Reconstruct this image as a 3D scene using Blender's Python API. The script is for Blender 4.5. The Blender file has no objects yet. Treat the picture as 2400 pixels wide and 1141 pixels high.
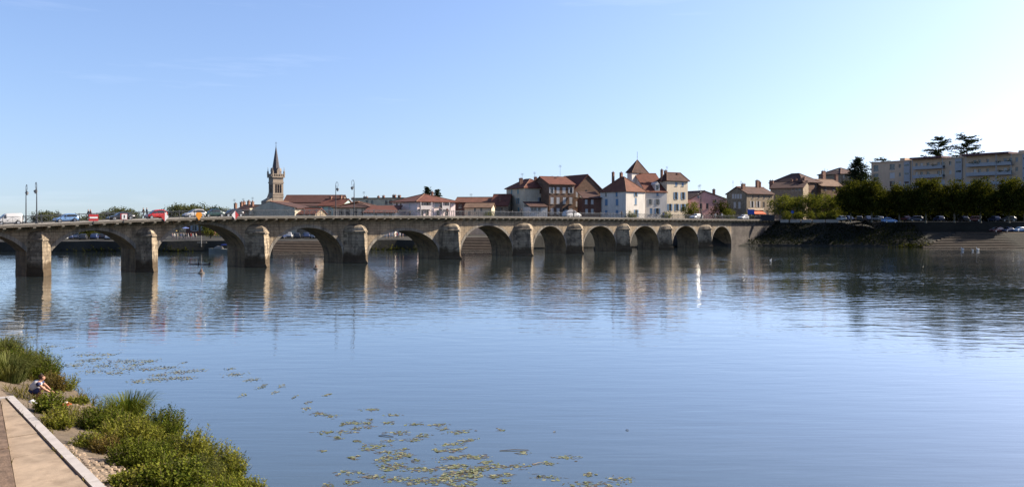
import bpy, bmesh, math, random
from mathutils import Vector, Matrix, noise
random.seed(7)
rad = math.radians
SC = bpy.context.scene
COL = SC.collection

# ------------------------------------------------------------------ camera
F = 1914.0            # focal length in photo pixels (photo 2400 wide)
HY = 510.0            # horizon row in the photo
CAMH = 8.0            # camera height above the river
cd = bpy.data.cameras.new('camera'); cam = bpy.data.objects.new('camera', cd); COL.objects.link(cam)
cam.location = (0, 0, CAMH); cam.rotation_euler = (rad(90), 0, 0)
cd.sensor_width = 36; cd.lens = 36 * F / 2400; cd.shift_y = -(570.5 - HY) / 2400
cd.clip_start = 0.1; cd.clip_end = 6000
SC.camera = cam
# ------------------------------------------------------------------ sky, sun, exposure
SUN_AZ, SUN_EL = 73.0, 31.0
w = bpy.data.worlds.new('World'); SC.world = w; w.use_nodes = True
nt = w.node_tree; nt.nodes.clear()
wo = nt.nodes.new('ShaderNodeOutputWorld'); bg = nt.nodes.new('ShaderNodeBackground')
sky = nt.nodes.new('ShaderNodeTexSky'); sky.sky_type = 'NISHITA'; sky.sun_disc = False
sky.sun_elevation = rad(SUN_EL); sky.sun_rotation = rad(SUN_AZ)
sky.altitude = 200; sky.air_density = 1.2; sky.dust_density = 2.0; sky.ozone_density = 5.0
tcw = nt.nodes.new('ShaderNodeTexCoord')
sx = nt.nodes.new('ShaderNodeSeparateXYZ'); cx = nt.nodes.new('ShaderNodeCombineXYZ')
mx = nt.nodes.new('ShaderNodeMath'); mx.operation = 'MAXIMUM'; mx.inputs[1].default_value = 0.0
ma = nt.nodes.new('ShaderNodeMath'); ma.operation = 'ADD'; ma.inputs[1].default_value = 0.065
nv_ = nt.nodes.new('ShaderNodeVectorMath'); nv_.operation = 'NORMALIZE'
nt.links.new(tcw.outputs['Generated'], sx.inputs[0]); nt.links.new(sx.outputs[2], mx.inputs[0])
nt.links.new(sx.outputs[0], cx.inputs[0]); nt.links.new(sx.outputs[1], cx.inputs[1]); nt.links.new(mx.outputs[0], ma.inputs[0]); nt.links.new(ma.outputs[0], cx.inputs[2])
nt.links.new(cx.outputs[0], nv_.inputs[0]); nt.links.new(nv_.outputs[0], sky.inputs['Vector'])
# thin streaks of high cirrus over the whole dome
mp = nt.nodes.new('ShaderNodeMapping'); mp.inputs['Scale'].default_value = (1.2, 1.2, 13.0)
nt.links.new(cx.outputs[0], mp.inputs[0])
cn = nt.nodes.new('ShaderNodeTexNoise'); cn.inputs['Scale'].default_value = 2.2; cn.inputs['Detail'].default_value = 5; cn.inputs['Roughness'].default_value = 0.62
nt.links.new(mp.outputs[0], cn.inputs['Vector'])
cr = nt.nodes.new('ShaderNodeMapRange'); cr.inputs['From Min'].default_value = 0.60; cr.inputs['From Max'].default_value = 0.82
cr.inputs['To Min'].default_value = 0.0; cr.inputs['To Max'].default_value = 0.07
nt.links.new(cn.outputs['Fac'], cr.inputs['Value'])
tint = nt.nodes.new('ShaderNodeMix'); tint.data_type = 'RGBA'; tint.blend_type = 'MULTIPLY'; tint.inputs['Factor'].default_value = 1.0
tint.inputs['B'].default_value = (1.03, 0.94, 1.0, 1)
nt.links.new(sky.outputs[0], tint.inputs['A'])
cm = nt.nodes.new('ShaderNodeMix'); cm.data_type = 'RGBA'; cm.inputs['B'].default_value = (9.0, 9.0, 9.6, 1)
nt.links.new(cr.outputs[0], cm.inputs['Factor']); nt.links.new(tint.outputs['Result'], cm.inputs['A'])
nt.links.new(cm.outputs['Result'], bg.inputs['Color'])
bg.inputs['Strength'].default_value = 0.089
nt.links.new(bg.outputs[0], wo.inputs[0])
sd = bpy.data.lights.new('sun', 'SUN'); sun = bpy.data.objects.new('sun', sd); COL.objects.link(sun)
sd.energy = 5.0; sd.angle = rad(0.5); sd.color = (1.0, 0.89, 0.73)
SUNV = Vector((math.sin(rad(SUN_AZ)) * math.cos(rad(SUN_EL)), math.cos(rad(SUN_AZ)) * math.cos(rad(SUN_EL)), math.sin(rad(SUN_EL))))
sun.rotation_euler = SUNV.to_track_quat('Z', 'Y').to_euler(); sun.location = SUNV * 300
vs = SC.view_settings; vs.view_transform = 'Standard'; vs.look = 'None'; vs.exposure = 1.40; vs.gamma = 1.0; vs.use_curve_mapping = False
SC.render.engine = 'CYCLES'
cy = SC.cycles; cy.use_denoising = True; cy.max_bounces = 6; cy.diffuse_bounces = 3; cy.glossy_bounces = 3; cy.transmission_bounces = 3; cy.transparent_max_bounces = 6
cy.sample_clamp_indirect = 10; cy.caustics_reflective = False; cy.caustics_refractive = False

# ------------------------------------------------------------------ measuring helpers (photo measurements -> metres)
def X(px, d): return (px - 1200.0) / F * d
def Z(py, d): return CAMH - (py - HY) * d / F
def P(px, py, z=0.0):
    d = (CAMH - z) * F / (py - HY); return Vector((X(px, d), d, z))

# ------------------------------------------------------------------ mesh helpers
class MB:
    def __init__(s): s.v = []; s.f = []; s.mi = []; s.cur = 0; s.M = None
    def pt(s, p):
        p = Vector(p)
        if s.M is not None: p = s.M @ p
        s.v.append(p); return len(s.v) - 1
    def poly(s, pts):
        s.f.append([s.pt(p) for p in pts]); s.mi.append(s.cur)
    def idx(s, ids): s.f.append(list(ids)); s.mi.append(s.cur)
    def box(s, x0, x1, y0, y1, z0, z1):
        i = [s.pt(p) for p in ((x0,y0,z0),(x1,y0,z0),(x1,y1,z0),(x0,y1,z0),(x0,y0,z1),(x1,y0,z1),(x1,y1,z1),(x0,y1,z1))]
        for q in ((0,3,2,1),(4,5,6,7),(0,1,5,4),(1,2,6,5),(2,3,7,6),(3,0,4,7)): s.idx([i[k] for k in q])
    def hexa(s, b, t):          # bottom 4 points, top 4 points (ccw from above)
        i = [s.pt(p) for p in b] + [s.pt(p) for p in t]
        for q in ((0,3,2,1),(4,5,6,7),(0,1,5,4),(1,2,6,5),(2,3,7,6),(3,0,4,7)): s.idx([i[k] for k in q])
    def prism(s, poly, axis, a0, a1):   # extrude a 2D polygon along an axis ('x','y','z')
        def mk(p, a): return {'x': (a, p[0], p[1]), 'y': (p[0], a, p[1]), 'z': (p[0], p[1], a)}[axis]
        n = len(poly); A = [s.pt(mk(p, a0)) for p in poly]; B = [s.pt(mk(p, a1)) for p in poly]
        s.idx(A[::-1]); s.idx(B)
        for k in range(n): s.idx((A[k], A[(k+1) % n], B[(k+1) % n], B[k]))
    def tube(s, pts, rs, n=8, cap=True):
        rings = []
        pts = [Vector(p) for p in pts]
        if not isinstance(rs, (list, tuple)): rs = [rs] * len(pts)
        for k, p in enumerate(pts):
            d = (pts[min(k+1, len(pts)-1)] - pts[max(k-1, 0)]).normalized()
            a = d.cross(Vector((0, 0, 1)));  a = a.normalized() if a.length > 1e-3 else Vector((1, 0, 0))
            b = d.cross(a).normalized()
            rings.append([s.pt(p + (a * math.cos(2*math.pi*j/n) + b * math.sin(2*math.pi*j/n)) * rs[k]) for j in range(n)])
        for A, B in zip(rings, rings[1:]):
            for j in range(n): s.idx((A[j], A[(j+1) % n], B[(j+1) % n], B[j]))
        if cap: s.idx(rings[0]); s.idx(rings[-1][::-1])
    def lathe(s, prof, n=12, c=(0,0,0)):   # prof [(r,z)]
        rings = []
        for r, z in prof: rings.append([s.pt((c[0] + r*math.cos(2*math.pi*j/n), c[1] + r*math.sin(2*math.pi*j/n), c[2] + z)) for j in range(n)])
        for A, B in zip(rings, rings[1:]):
            for j in range(n): s.idx((A[j], A[(j+1) % n], B[(j+1) % n], B[j]))
        s.idx(rings[0][::-1]); s.idx(rings[-1])
    def mesh(s, name, mats, smooth=False):
        me = bpy.data.meshes.new(name); me.from_pydata([tuple(v) for v in s.v], [], s.f); 
        if not isinstance(mats, (list, tuple)): mats = [mats]
        for m in mats: me.materials.append(m)
        if any(s.mi): me.polygons.foreach_set('material_index', s.mi)
        if smooth: me.polygons.foreach_set('use_smooth', [True] * len(s.f))
        me.update(); return me
    def build(s, name, mats, parent=None, smooth=False, **kw):
        return link(name, s.mesh(name, mats, smooth), parent, **kw)

def link(name, data, parent=None, loc=None, rotz=None, mat=None, scale=None):
    o = bpy.data.objects.new(name, data); COL.objects.link(o)
    if parent is not None: o.parent = parent
    if mat is not None: o.matrix_local = mat
    if loc is not None: o.location = loc
    if rotz is not None: o.rotation_euler = (0, 0, rotz)
    if scale is not None: o.scale = scale if hasattr(scale, '__len__') else (scale,) * 3
    return o
def tag(o, label, cat, group=None, kind=None):
    if label: o['label'] = label
    if cat: o['category'] = cat
    if group: o['group'] = group
    if kind: o['kind'] = kind
    return o
def thing(name, label, cat, loc=(0,0,0), rotz=0.0, group=None, scale=None):
    o = bpy.data.objects.new(name, None); COL.objects.link(o); o.empty_display_size = 0.3
    o.location = loc; o.rotation_euler = (0, 0, rotz)
    if scale is not None: o.scale = scale if hasattr(scale, '__len__') else (scale,) * 3
    return tag(o, label, cat, group)
def copy_tree(o, parent=None):
    c = o.copy(); COL.objects.link(c); c.parent = parent
    for ch in list(o.children): copy_tree(ch, c)
    return c

# ------------------------------------------------------------------ materials
MATS = {}
K = 0.64            # overall reflectance scale of the place
def kc(c, k=None): return tuple(x * (K if k is None else k) for x in c)
def mat(name, col, rough=0.85, var=0.25, scale=1.5, bump=0.0, bscale=None, metal=0.0, col2=None, coord='Object', detail=6, spec=0.3, stretch=None, stain=None):
    if name in MATS: return MATS[name]
    kk = 0.44 if name.startswith('car_white') else 0.8 if name.startswith(('white_paint', 'swan')) else 0.9 if name.endswith('_render') else K
    col = kc(col, kk); col2 = kc(col2, kk) if col2 else None; stain = (kc(stain[0]), stain[1]) if stain else None
    m = bpy.data.materials.new(name); m.use_nodes = True; n = m.node_tree.nodes; l = m.node_tree.links
    b = n['Principled BSDF']; b.inputs['Roughness'].default_value = rough; b.inputs['Metallic'].default_value = metal
    b.inputs['Specular IOR Level'].default_value = spec
    tc = n.new('ShaderNodeTexCoord'); src = tc.outputs[coord] if coord != 'World' else n.new('ShaderNodeNewGeometry').outputs['Position']
    if stretch:
        mpn = n.new('ShaderNodeMapping'); mpn.inputs['Scale'].default_value = stretch; l.new(src, mpn.inputs[0]); src = mpn.outputs[0]
    nz = n.new('ShaderNodeTexNoise'); nz.inputs['Scale'].default_value = scale; nz.inputs['Detail'].default_value = detail; nz.inputs['Roughness'].default_value = 0.65
    l.new(src, nz.inputs['Vector'])
    rp = n.new('ShaderNodeValToRGB'); rp.color_ramp.elements[0].position = 0.3; rp.color_ramp.elements[1].position = 0.7
    c2 = col2 or tuple(min(1, c * (1 + var)) for c in col); c1 = col if col2 else tuple(c * (1 - var) for c in col)
    rp.color_ramp.elements[0].color = (*c1, 1); rp.color_ramp.elements[1].color = (*c2, 1)
    l.new(nz.outputs['Fac'], rp.inputs['Fac']); out = rp.outputs['Color']
    if stain:                                  # (colour, amount): streaky weathering with a shape of its own
        sm = n.new('ShaderNodeMapping'); sm.inputs['Scale'].default_value = (1.3, 1.3, 0.22); l.new(tc.outputs['Object'], sm.inputs[0])
        sn = n.new('ShaderNodeTexNoise'); sn.inputs['Scale'].default_value = 1.1; sn.inputs['Detail'].default_value = 8; sn.inputs['Roughness'].default_value = 0.7; l.new(sm.outputs[0], sn.inputs['Vector'])
        sr = n.new('ShaderNodeMapRange'); sr.inputs['From Min'].default_value = 0.45; sr.inputs['From Max'].default_value = 0.68; sr.inputs['To Max'].default_value = stain[1]; l.new(sn.outputs['Fac'], sr.inputs['Value'])
        mxn = n.new('ShaderNodeMix'); mxn.data_type = 'RGBA'; mxn.inputs['B'].default_value = (*stain[0], 1); l.new(sr.outputs[0], mxn.inputs['Factor']); l.new(out, mxn.inputs['A']); out = mxn.outputs['Result']
    l.new(out, b.inputs['Base Color'])
    if bump:
        bn = n.new('ShaderNodeTexNoise'); bn.inputs['Scale'].default_value = bscale or scale * 4; bn.inputs['Detail'].default_value = 5; l.new(src, bn.inputs['Vector'])
        bp = n.new('ShaderNodeBump'); bp.inputs['Strength'].default_value = 0.8; bp.inputs['Distance'].default_value = bump; l.new(bn.outputs['Fac'], bp.inputs['Height']); l.new(bp.outputs['Normal'], b.inputs['Normal'])
    MATS[name] = m; return m

def masonry(name, c1, c2, cm, bw=0.9, bh=0.42, axes=(0, 2), stains=True, algae=None, mortar=0.02, blotch=0.0):
    c1, c2, cm = kc(c1, .64), kc(c2, .64), kc(cm, .64)
    """coursed stone: brick pattern on local x/z, large patches, dark run-off streaks, optional water-line growth"""
    m = bpy.data.materials.new(name); m.use_nodes = True; n = m.node_tree.nodes; l = m.node_tree.links
    b = n['Principled BSDF']; b.inputs['Roughness'].default_value = 0.9; b.inputs['Specular IOR Level'].default_value = 0.2
    tc = n.new('ShaderNodeTexCoord'); sp = n.new('ShaderNodeSeparateXYZ'); l.new(tc.outputs['Object'], sp.inputs[0])
    ad = n.new('ShaderNodeMath'); ad.operation = 'ADD'; l.new(sp.outputs[0], ad.inputs[0]); l.new(sp.outputs[1], ad.inputs[1])
    cb = n.new('ShaderNodeCombineXYZ'); l.new(ad.outputs[0], cb.inputs[0]); l.new(sp.outputs[2], cb.inputs[1])
    br = n.new('ShaderNodeTexBrick'); br.inputs['Scale'].default_value = 1; br.inputs['Brick Width'].default_value = bw; br.inputs['Row Height'].default_value = bh
    br.inputs['Mortar Size'].default_value = mortar; br.inputs['Mortar Smooth'].default_value = 0.4; br.inputs['Bias'].default_value = -0.1
    br.inputs['Color1'].default_value = (*c1, 1); br.inputs['Color2'].default_value = (*c2, 1); br.inputs['Mortar'].default_value = (*cm, 1)
    l.new(cb.outputs[0], br.inputs['Vector'])
    n1 = n.new('ShaderNodeTexNoise'); n1.inputs['Scale'].default_value = 0.35; n1.inputs['Detail'].default_value = 8; n1.inputs['Roughness'].default_value = 0.7; l.new(tc.outputs['Object'], n1.inputs['Vector'])
    r1 = n.new('ShaderNodeMapRange'); r1.inputs['From Min'].default_value = 0.3; r1.inputs['From Max'].default_value = 0.7; r1.inputs['To Min'].default_value = 0.55; r1.inputs['To Max'].default_value = 1.25; l.new(n1.outputs['Fac'], r1.inputs['Value'])
    m1 = n.new('ShaderNodeMix'); m1.data_type = 'RGBA'; m1.blend_type = 'MULTIPLY'; m1.inputs['Factor'].default_value = 1; l.new(br.outputs['Color'], m1.inputs['A']); l.new(r1.outputs[0], m1.inputs['B'])
    out = m1.outputs['Result']
    if stains:
        mp = n.new('ShaderNodeMapping'); mp.inputs['Scale'].default_value = (1.2, 1.2, 0.16); l.new(tc.outputs['Object'], mp.inputs[0])
        n2 = n.new('ShaderNodeTexNoise'); n2.inputs['Scale'].default_value = 0.9; n2.inputs['Detail'].default_value = 7; n2.inputs['Roughness'].default_value = 0.7; l.new(mp.outputs[0], n2.inputs['Vector'])
        r2 = n.new('ShaderNodeMapRange'); r2.inputs['From Min'].default_value = 0.48; r2.inputs['From Max'].default_value = 0.70; r2.inputs['To Max'].default_value = 0.80; l.new(n2.outputs['Fac'], r2.inputs['Value'])
        m2 = n.new('ShaderNodeMix'); m2.data_type = 'RGBA'; m2.inputs['B'].default_value = (0.030, 0.026, 0.023, 1); l.new(r2.outputs[0], m2.inputs['Factor']); l.new(out, m2.inputs['A']); out = m2.outputs['Result']
    if blotch:                                 # black lichen crusts in hard-edged patches
        n5 = n.new('ShaderNodeTexNoise'); n5.inputs['Scale'].default_value = 0.75; n5.inputs['Detail'].default_value = 7; n5.inputs['Roughness'].default_value = 0.62; l.new(tc.outputs['Object'], n5.inputs['Vector'])
        r5 = n.new('ShaderNodeMapRange'); r5.inputs['From Min'].default_value = 0.50; r5.inputs['From Max'].default_value = 0.58; r5.inputs['To Max'].default_value = blotch; l.new(n5.outputs['Fac'], r5.inputs['Value'])
        m5 = n.new('ShaderNodeMix'); m5.data_type = 'RGBA'; m5.inputs['B'].default_value = (0.045, 0.036, 0.030, 1); l.new(r5.outputs[0], m5.inputs['Factor']); l.new(out, m5.inputs['A']); out = m5.outputs['Result']
    if algae:                                  # a flood mark: the stone below it is stained brown
        z0, colr, amt = algae; colr = kc(colr)
        n3 = n.new('ShaderNodeTexNoise'); n3.inputs['Scale'].default_value = 0.8; n3.inputs['Detail'].default_value = 6; l.new(tc.outputs['Object'], n3.inputs['Vector'])
        a3 = n.new('ShaderNodeMath'); a3.operation = 'MULTIPLY_ADD'; a3.inputs[1].default_value = 2.4; l.new(n3.outputs['Fac'], a3.inputs[0]); l.new(sp.outputs[2], a3.inputs[2])
        r3 = n.new('ShaderNodeMapRange'); r3.inputs['From Min'].default_value = z0 + 0.9; r3.inputs['From Max'].default_value = z0 + 1.7; r3.inputs['To Min'].default_value = amt; r3.inputs['To Max'].default_value = 0; l.new(a3.outputs[0], r3.inputs['Value'])
        m3 = n.new('ShaderNodeMix'); m3.data_type = 'RGBA'; m3.inputs['B'].default_value = (*colr, 1); l.new(r3.outputs[0], m3.inputs['Factor']); l.new(out, m3.inputs['A']); out = m3.outputs['Result']
    l.new(out, b.inputs['Base Color'])
    n4 = n.new('ShaderNodeTexNoise'); n4.inputs['Scale'].default_value = 3.5; n4.inputs['Detail'].default_value = 6; l.new(tc.outputs['Object'], n4.inputs['Vector'])
    mm = n.new('ShaderNodeMath'); mm.operation = 'MULTIPLY_ADD'; mm.inputs[1].default_value = -0.7; l.new(br.outputs['Fac'], mm.inputs[0]); l.new(n4.outputs['Fac'], mm.inputs[2])
    bp = n.new('ShaderNodeBump'); bp.inputs['Strength'].default_value = 0.8; bp.inputs['Distance'].default_value = 0.035; l.new(mm.outputs[0], bp.inputs['Height']); l.new(bp.outputs['Normal'], b.inputs['Normal'])
    MATS[name] = m; return m

def leafmat(name, c1, c2, trans=0.35, scale=0.6):
    if name in MATS: return MATS[name]
    c1, c2 = kc(c1, .66), kc(c2, .66)
    m = bpy.data.materials.new(name); m.use_nodes = True; n = m.node_tree.nodes; l = m.node_tree.links; n.clear()
    o = n.new('ShaderNodeOutputMaterial'); d = n.new('ShaderNodeBsdfDiffuse'); t = n.new('ShaderNodeBsdfTranslucent'); mxs = n.new('ShaderNodeMixShader'); mxs.inputs[0].default_value = trans
    g = n.new('ShaderNodeNewGeometry'); nz = n.new('ShaderNodeTexNoise'); nz.inputs['Scale'].default_value = scale; nz.inputs['Detail'].default_value = 4; l.new(g.outputs['Position'], nz.inputs['Vector'])
    ri = n.new('ShaderNodeMath'); ri.operation = 'MULTIPLY_ADD'; ri.inputs[1].default_value = 0.45; ri.inputs[2].default_value = -0.22; l.new(g.outputs['Random Per Island'], ri.inputs[0])
    ad = n.new('ShaderNodeMath'); ad.operation = 'ADD'; l.new(nz.outputs['Fac'], ad.inputs[0]); l.new(ri.outputs[0], ad.inputs[1])
    rp = n.new('ShaderNodeValToRGB'); rp.color_ramp.elements[0].position = 0.25; rp.color_ramp.elements[1].position = 0.75
    rp.color_ramp.elements[0].color = (*c1, 1); rp.color_ramp.elements[1].color = (*c2, 1); l.new(ad.outputs[0], rp.inputs['Fac'])
    l.new(rp.outputs[0], d.inputs[0])
    tm = n.new('ShaderNodeMix'); tm.data_type = 'RGBA'; tm.blend_type = 'MULTIPLY'; tm.inputs['Factor'].default_value = 1; tm.inputs['B'].default_value = (1.15, 1.1, 0.55, 1); l.new(rp.outputs[0], tm.inputs['A']); l.new(tm.outputs['Result'], t.inputs[0])
    l.new(d.outputs[0], mxs.inputs[1]); l.new(t.outputs[0], mxs.inputs[2]); l.new(mxs.outputs[0], o.inputs[0])
    MATS[name] = m; return m

def watermat():
    m = bpy.data.materials.new('river_water'); m.use_nodes = True; n = m.node_tree.nodes; l = m.node_tree.links
    b = n['Principled BSDF']; b.inputs['Base Color'].default_value = (0.040, 0.056, 0.058, 1); b.inputs['Roughness'].default_value = 0.035; b.inputs['IOR'].default_value = 1.40; b.inputs['Coat Weight'].default_value = 1.0; b.inputs['Coat IOR'].default_value = 1.30; b.inputs['Coat Roughness'].default_value = 0.03
    b.inputs['Specular IOR Level'].default_value = 0.5
    g = n.new('ShaderNodeNewGeometry')
    def layer(scale, stretch, rot, detail=3, rough=0.5):
        mp = n.new('ShaderNodeMapping'); mp.inputs['Scale'].default_value = stretch; mp.inputs['Rotation'].default_value = (0, 0, rad(rot)); l.new(g.outputs['Position'], mp.inputs[0])
        z = n.new('ShaderNodeTexNoise'); z.inputs['Scale'].default_value = scale; z.inputs['Detail'].default_value = detail; z.inputs['Roughness'].default_value = rough; l.new(mp.outputs[0], z.inputs['Vector']); return z.outputs['Fac']
    def math_(op, a, bb, c=None):
        q = n.new('ShaderNodeMath'); q.operation = op
        for i, v in enumerate((a, bb, c)):
            if v is None: continue
            if isinstance(v, (int, float)): q.inputs[i].default_value = v
            else: l.new(v, q.inputs[i])
        return q.outputs[0]
    swell = layer(0.9, (0.22, 1.0, 1), 8, 2)
    rip = layer(3.2, (0.16, 1.0, 1), -5, 3, 0.55)
    chop = layer(0.85, (0.5, 1.0, 1), 14, 3, 0.5)
    patch = layer(0.035, (0.35, 1.0, 1), 18, 4, 0.6)
    # the chop grows with distance from the sheltered near bank: wind lanes out on the river
    sp = n.new('ShaderNodeSeparateXYZ'); l.new(g.outputs['Position'], sp.inputs[0])
    far = n.new('ShaderNodeMapRange'); far.inputs['From Min'].default_value = 38; far.inputs['From Max'].default_value = 75; l.new(sp.outputs[1], far.inputs['Value'])
    pr = n.new('ShaderNodeMapRange'); pr.inputs['From Min'].default_value = 0.40; pr.inputs['From Max'].default_value = 0.60; pr.inputs['To Min'].default_value = 0.25; pr.inputs['To Max'].default_value = 1.0; l.new(patch, pr.inputs['Value'])
    amp = math_('MULTIPLY', far.outputs[0], pr.outputs[0])
    amp = math_('MULTIPLY_ADD', amp, 0.94, 0.06)
    h = math_('MULTIPLY', chop, amp)
    h = math_('MULTIPLY', h, 0.080)
    h = math_('MULTIPLY_ADD', rip, 0.0045, h)
    h = math_('MULTIPLY_ADD', swell, 0.012, h)
    bp = n.new('ShaderNodeBump'); bp.inputs['Strength'].default_value = 1.0; bp.inputs['Distance'].default_value = 1.0; l.new(h, bp.inputs['Height']); l.new(bp.outputs['Normal'], b.inputs['Normal']); l.new(bp.outputs['Normal'], b.inputs['Coat Normal'])
    return m

STONE = masonry('bridge_stone', (0.43, 0.33, 0.225), (0.33, 0.255, 0.175), (0.20, 0.155, 0.11), 1.1, 0.46, mortar=0.03)
PIERSTONE = masonry('pier_stone', (0.48, 0.385, 0.275), (0.37, 0.295, 0.21), (0.21, 0.17, 0.12), 1.2, 0.56, mortar=0.035, algae=(1.7, (0.07, 0.048, 0.027), 0.9), blotch=0.6)
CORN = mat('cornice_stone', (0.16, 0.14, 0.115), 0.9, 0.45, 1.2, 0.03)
CORBEL = mat('corbel_stone', (0.36, 0.31, 0.24), 0.9, 0.35, 1.5, 0.02)
ASPH = mat('asphalt', (0.06, 0.06, 0.062), 0.9, 0.2, 2.0)
PAVE = mat('pavement_stone', (0.34, 0.31, 0.27), 0.9, 0.15, 1.0)
METAL = mat('painted_metal', (0.020, 0.024, 0.030), 0.45, 0.2, 2, spec=0.5)
RAILM = mat('railing_paint', (0.05, 0.055, 0.062), 0.4, 0.25, 2, spec=0.5)
GLASSM = mat('window_glass', (0.025, 0.03, 0.035), 0.08, 0.2, 1, spec=0.6)
CHROME = mat('rim_alloy', (0.55, 0.56, 0.58), 0.35, 0.1, 3, metal=0.6)
TYRE = mat('tyre_rubber', (0.018, 0.018, 0.018), 0.8, 0.1, 3)
EARTH = mat('bank_earth', (0.15, 0.115, 0.08), 0.95, 0.4, 0.6, 0.05, 6, coord='World')
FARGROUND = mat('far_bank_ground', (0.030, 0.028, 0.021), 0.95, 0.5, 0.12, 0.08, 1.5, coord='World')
WHITEM = mat('white_paint', (0.75, 0.75, 0.73), 0.45, 0.05, 2)
BARK = mat('bark', (0.11, 0.085, 0.06), 0.95, 0.35, 4, 0.03)
PLANEBARK = mat('plane_bark', (0.21, 0.19, 0.15), 0.9, 0.4, 3, 0.02)
# ================================================================== RIVER AND BANKS
mb = MB(); mb.poly([(-900, -60, 0), (700, -60, 0), (700, 700, 0), (-900, 700, 0)])
tag(mb.build('river_water', watermat()), None, None, kind='structure')

BA = math.atan2(0.64, 0.77)
DV = Vector((-math.sin(BA), math.cos(BA), 0)); NV = Vector((math.cos(BA), math.sin(BA), 0))
def AN(a, n, z=0.0): return DV * a + NV * n + Vector((0, 0, z))
def toAN(v): return v.dot(DV), v.dot(NV)
def lerp(tab, x):
    if x <= tab[0][0]: return tab[0][1]
    for (x0, y0), (x1, y1) in zip(tab, tab[1:]):
        if x <= x1: return y0 + (y1 - y0) * (x - x0) / (x1 - x0)
    return tab[-1][1]
WLINE = [(-40, 9.2), (15, 9.2), (23.6, 9.3), (32.3, 9.2), (38.7, 8.5), (43.8, 8.6), (50.6, 9.2), (61.8, 8.3), (80, 9), (160, 9)]
def bank_z(a, n):
    wl = lerp(WLINE, a) + 0.5 * noise.noise(Vector((a * 0.45, 3.1, 0)))
    if n <= 5.0: return 1.36
    k = (n - 5.0) / (wl - 5.0)
    z = 1.36 * (1 - k) if k < 1 else -(n - wl) * 0.45
    return z + 0.10 * noise.noise(Vector((a * 0.9, n * 0.9, 1.7))) * min(1, (n - 5) * 1.2)
mb = MB(); na, nn = 190, 30
ids = [[mb.pt(AN(-35 + i, 5.0 - 0.06 + j * 0.32, bank_z(-35 + i, 5.0 - 0.06 + j * 0.32))) for j in range(nn)] for i in range(na)]
for i in range(na - 1):
    for j in range(nn - 1): mb.idx((ids[i][j], ids[i][j+1], ids[i+1][j+1], ids[i+1][j]))
tag(mb.build('near_bank_ground', EARTH, smooth=True), None, None, kind='structure')
GRAV = mat('lower_quay_gravel', (0.30, 0.225, 0.16), 0.95, 0.35, 1.6, 0.02, 20, coord='World')
mb = MB(); mb.poly([AN(-35, 0.2, 1.36), AN(-35, 5.0, 1.36), AN(155, 5.0, 1.36), AN(155, 0.2, 1.36)])
tag(mb.build('lower_quay_ground', GRAV), None, None, kind='structure')
# the upper quay on which the photographer stands, with its retaining wall
UPQ = masonry('quay_wall_stone', (0.36, 0.29, 0.22), (0.28, 0.22, 0.17), (0.16, 0.13, 0.10), 0.8, 0.4)
mb = MB()
mb.hexa([AN(-35, -60, -1), AN(-35, 0.3, -1), AN(155, 0.3, -1), AN(155, -60, -1)], [AN(-35, -60, 6.4), AN(-35, 0.15, 6.4), AN(155, 0.15, 6.4), AN(155, -60, 6.4)])
tag(mb.build('upper_quay_ground', UPQ), None, None, kind='structure')

# ---- far bank: cross-sections swept along the waterline
EDGE = [(-700, 120), (-300, 170)] + [(P(a, b).x, P(a, b).y) for a, b in ((0, 590), (300, 590), (700, 588.5), (930, 585.5), (1130, 584), (1700, 577.5), (1790, 576), (2000, 577), (2150, 579), (2400, 581))] + [(300, 185), (700, 150)]
LOWS = [(0, -2), (0.2, 0.35), (0.8, 2.45), (4, 2.6), (60, 3.2), (520, 4.0)]
HIGH = [(0, -2), (1.0, 0.3), (12.5, 6.6), (15, 7.0), (60, 7.4), (520, 7.6)]
STEP = [(0, -2), (0.2, 0.05), (9.5, 3.7), (14.5, 3.9), (16.5, 6.8), (520, 7.6)]
SEC = {0: LOWS, 1: LOWS, 2: LOWS, 3: LOWS, 4: LOWS, 5: LOWS, 6: LOWS, 7: HIGH, 8: HIGH, 9: HIGH, 10: STEP, 11: STEP, 12: STEP, 13: HIGH}
mb = MB(); rows = []
pts = [Vector((x, y, 0)) for x, y in EDGE]
dense = []
for k in range(len(pts) - 1):
    nseg = max(2, int((pts[k+1] - pts[k]).length / 4)) if 1 < k < 12 else 3
    for q in range(nseg): dense.append((k, q / nseg))
dense.append((len(pts) - 2, 1.0))
for k, q in dense:
    p = pts[k].lerp(pts[k+1], q)
    row = []
    for j in range(6):
        o0, z0 = SEC[k][j]; o1, z1 = SEC[k+1][j]
        o = o0 + (o1 - o0) * q; z = z0 + (z1 - z0) * q
        jit = noise.noise(Vector((p.x * 0.2, j * 3.3, 0)))
        row.append(mb.pt(p + Vector((0, o + (jit * 0.7 if 0 < j < 3 else 0), z + (jit * 0.25 if 1 < j < 3 else 0)))))
    rows.append(row)
for A, B in zip(rows, rows[1:]):
    for j in range(5): mb.idx((A[j], B[j], B[j+1], A[j+1]))
tag(mb.build('far_bank_terrain', FARGROUND), None, None, kind='structure')

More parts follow.
